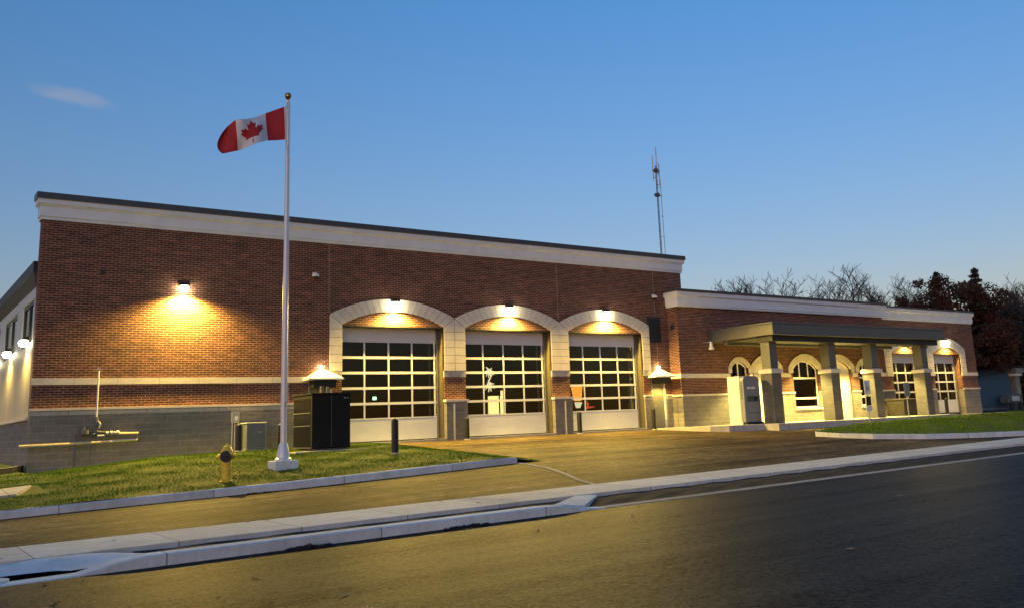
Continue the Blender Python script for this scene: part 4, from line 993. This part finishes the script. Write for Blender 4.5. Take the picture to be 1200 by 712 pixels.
bare_tree(92.0, 28, 14.6, 'small leafless tree low over the right end of the roof', 15, .55)
bare_tree(91.2, 14, 13.4, 'leafless tree at the right edge of the view', 16, .5)
bare_tree(98.0, 17, 14.2, 'leafless tree beyond the right edge of the conifers', 18, .5)
def leafy_tree(name, x, y, z, h, rx, label, mat, seed, n, ls, shape, group):
    rr = random.Random(seed); rg = np.random.default_rng(seed); t = thing(name, label, 'tree', (x, y, z), group)
    tr = MB(); tr.tube([(x, y, z), (x+rr.gauss(0, .1), y, z+h*.4), (x, y, z+h*.93)], [h*.022, h*.016, h*.004], 'bark', 8)
    cr = MB(); cl = []
    if shape == 'round':
        for k in range(95):
            a = rr.uniform(0, 6.283); e = rr.uniform(-.9, 1); q = rr.uniform(.45, 1)**.6
            hh = z+h*.56+h*.44*e*q*rr.uniform(.85, 1.1); f = math.sqrt(max(1-(e*.85)**2, .05))
            cl.append((x+rx*q*f*math.cos(a), y+rx*q*f*math.sin(a), min(hh, z+h-.2), rr.uniform(.55, 1.25)*rx*.22))
        for k in range(24):
            c_ = cl[k*3]; tr.tube([(x, y, z+h*rr.uniform(.25, .6)), ((x+c_[0])/2, (y+c_[1])/2, c_[2]-.6), c_[:3]], [.12, .07, .02], 'bark', 4, False)
    else:
        m_ = 26
        for k in range(m_):
            f = k/(m_-1); zz = z+h*(.12+.86*f); rad = rx*(1-f)**.85+.12
            for j in range(max(3, int(9*(1-f))+2)):
                a = rr.uniform(0, 6.283); q = rad*rr.uniform(.75, 1.15)
                ex, ey = x+q*math.cos(a), y+q*math.sin(a); tr.tube([(x, y, zz+.2), (ex, ey, zz-.12*q)], [.05, .015], 'bark', 3, False)
                for s in (.4, .7, .95): cl.append((x+q*s*math.cos(a), y+q*s*math.sin(a), zz-.12*q*s, .20+.16*(1-f)*s*1.6))
    per = max(n//len(cl), 6); k = cr.m(mat); V = []; F = []
    for c_ in cl:
        m2 = max(int(per*(c_[3]/(rx*.22))**1.5), 6) if shape == 'round' else per
        for _ in range(m2):
            d = rg.normal(0, 1, 3); d /= np.linalg.norm(d)+1e-6; rad = c_[3]*rg.uniform(.2, 1)**.6
            c0 = np.array(c_[:3])+d*rad*np.array([1, 1, .75 if shape == 'round' else .5]); u = rg.normal(0, 1, 3); u /= np.linalg.norm(u); w = np.cross(u, rg.normal(0, 1, 3)); w /= np.linalg.norm(w)+1e-6
            s1 = ls*rg.uniform(.6, 1.4); s2 = s1*(.55 if shape == 'round' else .28)
            i = len(cr.v); cr.v += [tuple(c0-u*s1), tuple(c0+w*s2), tuple(c0+u*s1), tuple(c0-w*s2)]; cr.f.append((i, i+1, i+2, i+3)); cr.mi.append(k)
    tr.build('trunk', t); cr.build('crown', t, recalc=False); return t
leafy_tree('russet_tree', 77.3, 13, -.4, 12.5, 4.9, 'big tree keeping dark russet leaves behind the right end of the station', 'russet_leaves', 31, 30000, .12, 'round', 'dark trees at the right')
leafy_tree('russet_tree', 94.0, 20, -.4, 11.6, 5.0, 'lower russet tree standing over the blue house', 'russet_leaves', 32, 20000, .13, 'round', 'dark trees at the right')
leafy_tree('conifer', 84.0, 14, -.4, 13.6, 2.9, 'pointed conifer rising just right of the russet crown', 'conifer_needles', 33, 12000, .26, 'cone', 'dark trees at the right')
leafy_tree('conifer', 82.3, 17, -.4, 13.6, 2.6, 'dark conifer tip poking out over the russet crown', 'conifer_needles', 34, 9000, .26, 'cone', 'dark trees at the right')
leafy_tree('conifer', 82.6, 12, -.4, 9.0, 3.2, 'dark conifer behind the blue house at the right', 'conifer_needles', 35, 10000, .26, 'cone', 'dark trees at the right')
leafy_tree('dark_tree', 87.5, 11, -.4, 9.4, 4.4, 'dense dark tree at the far right edge', 'dark_leaves', 36, 11000, .18, 'round', 'dark trees at the right')
leafy_tree('dark_tree', 77.5, 18, -.4, 9.6, 3.4, 'dark bushy tree low behind the right cornice', 'dark_leaves', 37, 8000, .18, 'round', 'dark trees at the right')
leafy_tree('dark_tree', 95.0, 16, -.4, 10.5, 5, 'dark tree beyond the right edge', 'dark_leaves', 38, 8000, .2, 'round', 'dark trees at the right')
# ------------------------------------------------------------------ neighbouring house
hs = thing('house', 'dark blue sided house with a pale porch column beyond the station', 'house', (79, 12, -.3))
b = MB(); b.prism([(73.9, -.5), (79.9, -.5), (79.9, 3.25), (76.9, 3.1), (73.9, 2.55)], 10, 10.2, 'siding_blue'); b.box(73.9, 74.1, 10.2, 18, -.5, 2.5, 'siding_blue')
for i in range(22): b.box(73.88, 79.9, 9.985, 10.0, -.3+i*.15, -.3+i*.15+.02, 'siding_blue')
b.build('blue_wall', hs)
b = MB(); b.box(79.9, 92, 11.4, 11.6, -.5, 3.4, 'siding_green'); b.build('green_wall', hs)
b = MB(); b.hexa([(73.6, 9.6, 2.58), (80.2, 9.6, 3.42), (80.2, 18, 3.42), (73.6, 18, 2.58), (73.6, 9.6, 2.72), (80.2, 9.6, 3.56), (80.2, 18, 3.56), (73.6, 18, 2.72)], 'shingle'); b.box(80.2, 92, 9.2, 18, 3.42, 3.6, 'shingle'); b.build('roof', hs)
b = MB(); b.box(80.25, 80.95, 9.6, 10.2, -.4, 2.75, 'sign_back'); b.box(80.05, 81.15, 9.45, 10.35, 2.75, 3.0, 'sign_white'); b.box(79.9, 81.3, 9.3, 10.5, 3.0, 3.41, 'sign_back'); b.build('porch_column', hs)
b = MB(); b.box(82.3, 83.1, 11.33, 11.4, 1.5, 2.6, 'sign_white'); o = b.build('window', hs); b = MB().box(82.38, 83.02, 11.31, 11.33, 1.58, 2.52, 'window_pane'); b.build('glazing', o)
b = MB(); b.hexa([(73.9, 9.99, .0), (92, 9.99, .0), (92, 12, .0), (73.9, 12, .0), (73.9, 9.99, .05), (92, 9.99, .05), (92, 12, .05), (73.9, 12, .05)], 'slab_concrete'); b.build('porch_floor', hs)
# bicycle-like mower standing by the blue wall
bk = thing('garden_trailer', 'small pale wheeled cart parked against the blue house wall', 'cart', (77.8, 8.9, -.2))
b = MB().prism([(76.8, .45), (79.0, .45), (79.15, 1.05), (78.7, 1.25), (77.3, 1.2), (76.75, .85)], 8.7, 9.4, 'siding_green'); b.build('body', bk, bevel=.05)
b = MB().box(77.4, 78.6, 8.66, 8.69, .62, 1.02, 'panel_pale'); b.build('side_panel', bk)
for x in (77.2, 78.7): b = MB().tube([(x, 8.62, .2), (x, 8.74, .2)], .32, 'black_paint', 16); b.build('wheel', bk)
# ------------------------------------------------------------------ manhole ring, leaves, debris
t = thing('drain_cover', 'round pale drain ring in the black gutter pocket at lower left', 'drain cover', (1.25, -17.86, zs(1)-.12))
b = MB().lathe((1.25, -17.86, zs(1)-.12), [(.26, 0), (.26, .03), (.24, .035), (.15, .025), (.14, .01)], 'kerb_concrete', 24); b.build('ring', t)
b = MB().lathe((1.25, -17.86, zs(1)-.12), [(.135, 0), (.135, .018), (.1, .02)], 'leaf_brown', 18); b.build('cover', t)
def dead_leaf(x, y, z, s, rz, mat):
    b = MB(); o = [(-1, 0), (-.55, .35), (-.3, .3), (-.1, .75), (.15, .35), (.6, .55), (.55, .15), (1, 0), (.5, -.2), (.55, -.6), (.1, -.3), (-.2, -.7), (-.35, -.3), (-.6, -.3)]
    c_, s_ = math.cos(rz), math.sin(rz); P_ = []
    for u, v in o: P_.append((x+s*(u*c_-v*s_), y+s*(u*s_+v*c_), z+.006+s*.45*abs(v)*(.6+.4*u)+s*.2*u*u))
    ctr = (x, y, z+.008)
    for i in range(len(P_)): b.face([ctr, P_[i], P_[(i+1) % len(P_)]], mat)
    r_ = b.build('fallen_leaf', None, recalc=False); tag(r_, 'small curled dead leaf lying loose on the ground', 'leaf', 'dead leaves scattered over road and sidewalk'); return r_
rr = random.Random(5)
def put(x, y, zf, n=1):
    dead_leaf(x, y, zf, rr.uniform(.04, .075), rr.uniform(0, 6.28), 'leaf_brown' if rr.random() < .7 else 'leaf_tan')
for i in range(46):
    u = rr.random(); x = 1.5+u*u*18; y = -18.6-rr.random()**1.3*9; put(x, y, road_z(x, y))
for i in range(9): x = rr.uniform(1.5, 14); y = rr.uniform(-16.9, -15.4); put(x, y, zs(x)+.025)
for i in range(26): x = rr.uniform(2, 22); y = rr.uniform(-15, -5); y = min(y, -10.3) if x < 14.3 else y; put(x, y, lot(x, y))
for i in range(12): x = rr.uniform(2, 14); y = rr.uniform(-9.5, -1.5); put(x, y, lawn_z(x, y)+.05)
def pile(name, label, x, y, z, rx, ry, h, n):
    b = MB()
    for i in range(n):
        a = rr.uniform(0, 6.28); q = rr.random()**.7; u, v = x+rx*q*math.cos(a), y+ry*q*math.sin(a); s = rr.uniform(.02, .05); zz = z+h*(1-q)*rr.random()
        b.hexa([(u-s, v-s*.8, zz-.02), (u+s*.9, v-s, zz-.02), (u+s, v+s*.7, zz-.02), (u-s*.8, v+s, zz-.02), (u-s*.6, v-s*.5, zz+s*.7), (u+s*.5, v-s*.6, zz+s*.5), (u+s*.6, v+s*.4, zz+s*.8), (u-s*.5, v+s*.6, zz+s*.5)], 'dirt')
    o = b.build(name, None); tag(o, label, 'debris', None, 'stuff')
pile('leaf_litter', 'dark heap of wet leaves and dirt against the street kerb', 5.05, -18.42, road_z(5, -18.4), .36, .09, .055, 80)
pile('leaf_litter', 'thin dirt left along the foot of the street kerb', 7.6, -18.36, road_z(7.6, -18.4), .4, .05, .025, 30)
pile('leaf_litter', 'dark damp dirt patch in front of the lawn kerb', 7.3, -10.25, lot(7.3, -10.3), .45, .12, .008, 60)
# ------------------------------------------------------------------ sky, sun, camera
w = bpy.data.worlds.new('World'); S.world = w; w.use_nodes = True; nt = w.node_tree; bgn = nt.nodes['Background']
SUN_EL, SUN_AZ = 3.0, 236.0      # afterglow low behind the camera
sk = nt.nodes.new('ShaderNodeTexSky'); sk.sky_type = 'NISHITA'; sk.sun_disc = False; sk.sun_elevation = R(SUN_EL); sk.sun_rotation = R(SUN_AZ); sk.air_density = 1.0; sk.dust_density = .6; sk.ozone_density = 2.5
hs_ = nt.nodes.new('ShaderNodeHueSaturation'); hs_.inputs['Saturation'].default_value = 1.0; L(nt, sk.outputs[0], hs_.inputs['Color'])
tc = nt.nodes.new('ShaderNodeTexCoord')
# one small lens-shaped cloud: distance from its direction, broken up by noise
CD, CA, CB = (.132110, .935666, .327224), (.985, -.1614, .0638), (.1125, .3139, -.9428)
CD = Vector(CD).normalized(); CA = CD.cross(Vector((0, 0, 1))).normalized(); CB = CA.cross(CD)
sky_col = hs_.outputs[0]
sx_ = nt.nodes.new('ShaderNodeSeparateXYZ'); L(nt, tc.outputs['Generated'], sx_.inputs[0])
# dusk air: deeper blue overhead, paler towards the horizon
rm = ramp(nt, sx_.outputs[2], .10, .58, (.94, .70, .77), (.47, .93, 1.28))
tn = nt.nodes.new('ShaderNodeMix'); tn.data_type = 'RGBA'; tn.blend_type = 'MULTIPLY'; tn.inputs[0].default_value = 1; L(nt, rm, tn.inputs[7]); L(nt, sky_col, tn.inputs[6]); sky_col = tn.outputs[2]
def dotn(v):
    n = nt.nodes.new('ShaderNodeVectorMath'); n.operation = 'DOT_PRODUCT'; L(nt, tc.outputs['Generated'], n.inputs[0]); n.inputs[1].default_value = v; return n.outputs['Value']
def mth(op, a, b=None):
    n = nt.nodes.new('ShaderNodeMath'); n.operation = op
    for i_, q in enumerate((a, b)):
        if q is None: continue
        if hasattr(q, 'links'): L(nt, q, n.inputs[i_])
        else: n.inputs[i_].default_value = q
    return n.outputs[0]
cu, cv, cc = dotn(CA), dotn(CB), dotn(CD)
nz = noise(nt, stretch(nt, tc.outputs['Generated'], (1, 1, 2.6)), 34, 5, .62)
e2 = mth('ADD', mth('POWER', mth('ABSOLUTE', mth('DIVIDE', cu, .044)), 2.0), mth('POWER', mth('ABSOLUTE', mth('DIVIDE', mth('ADD', cv, mth('MULTIPLY', cu, .12)), .0098)), 2.0))
dens = mth('SUBTRACT', mth('ADD', 1.0, mth('MULTIPLY', mth('SUBTRACT', nz, .5), 1.5)), e2)
cm = nt.nodes.new('ShaderNodeMapRange'); cm.interpolation_type = 'SMOOTHSTEP'; L(nt, dens, cm.inputs[0]); cm.inputs[1].default_value = 0; cm.inputs[2].default_value = 1.2; cm.inputs[3].default_value = 0; cm.inputs[4].default_value = .45
sky_col = mixc(nt, mth('MULTIPLY', cm.outputs[0], mth('GREATER_THAN', cc, 0.0)), sky_col, (1.05, 1.08, 1.3, 1))

L(nt, sky_col, bgn.inputs['Color']); bgn.inputs['Strength'].default_value = .15
sl_ = bpy.data.lights.new('sun', 'SUN'); sl_.energy = .14; sl_.angle = R(60); sl_.color = (1, .96, .92)
so = bpy.data.objects.new('sun', sl_); COL.objects.link(so)
az = R(SUN_AZ); el = R(14); d = Vector((math.sin(az)*math.cos(el), math.cos(az)*math.cos(el), math.sin(el)))
so.rotation_euler = d.to_track_quat('Z', 'Y').to_euler(); so.location = (0, -40, 30)
RT = Vector((0.8041154879224726, -0.5929457844254488, -0.04258613407311199)); UP = Vector((-0.08030927805832529, -0.1793315121701616, 0.9805052924898028)); FW = Vector((0.5890235156094826, 0.7850194299982978, 0.19182229428351952))
cd = bpy.data.cameras.new('camera'); cam = bpy.data.objects.new('camera', cd); COL.objects.link(cam)
mt = Matrix((RT, UP, -FW)).transposed().to_4x4(); mt.translation = (0, -31, .459); cam.matrix_world = mt
cd.sensor_width = 36; cd.sensor_fit = 'HORIZONTAL'; cd.lens = 1067.62/1200*36; cd.shift_x = (600-648.25)/1200; cd.shift_y = (285.78-356)/1200
cd.clip_end = 3000; cd.clip_start = .1
S.camera = cam
S.render.engine = 'CYCLES'
S.view_settings.view_transform = 'Standard'; S.view_settings.look = 'None'; S.view_settings.exposure = 1.25; S.view_settings.gamma = 1
S.cycles.max_bounces = 6; S.cycles.transparent_max_bounces = 12
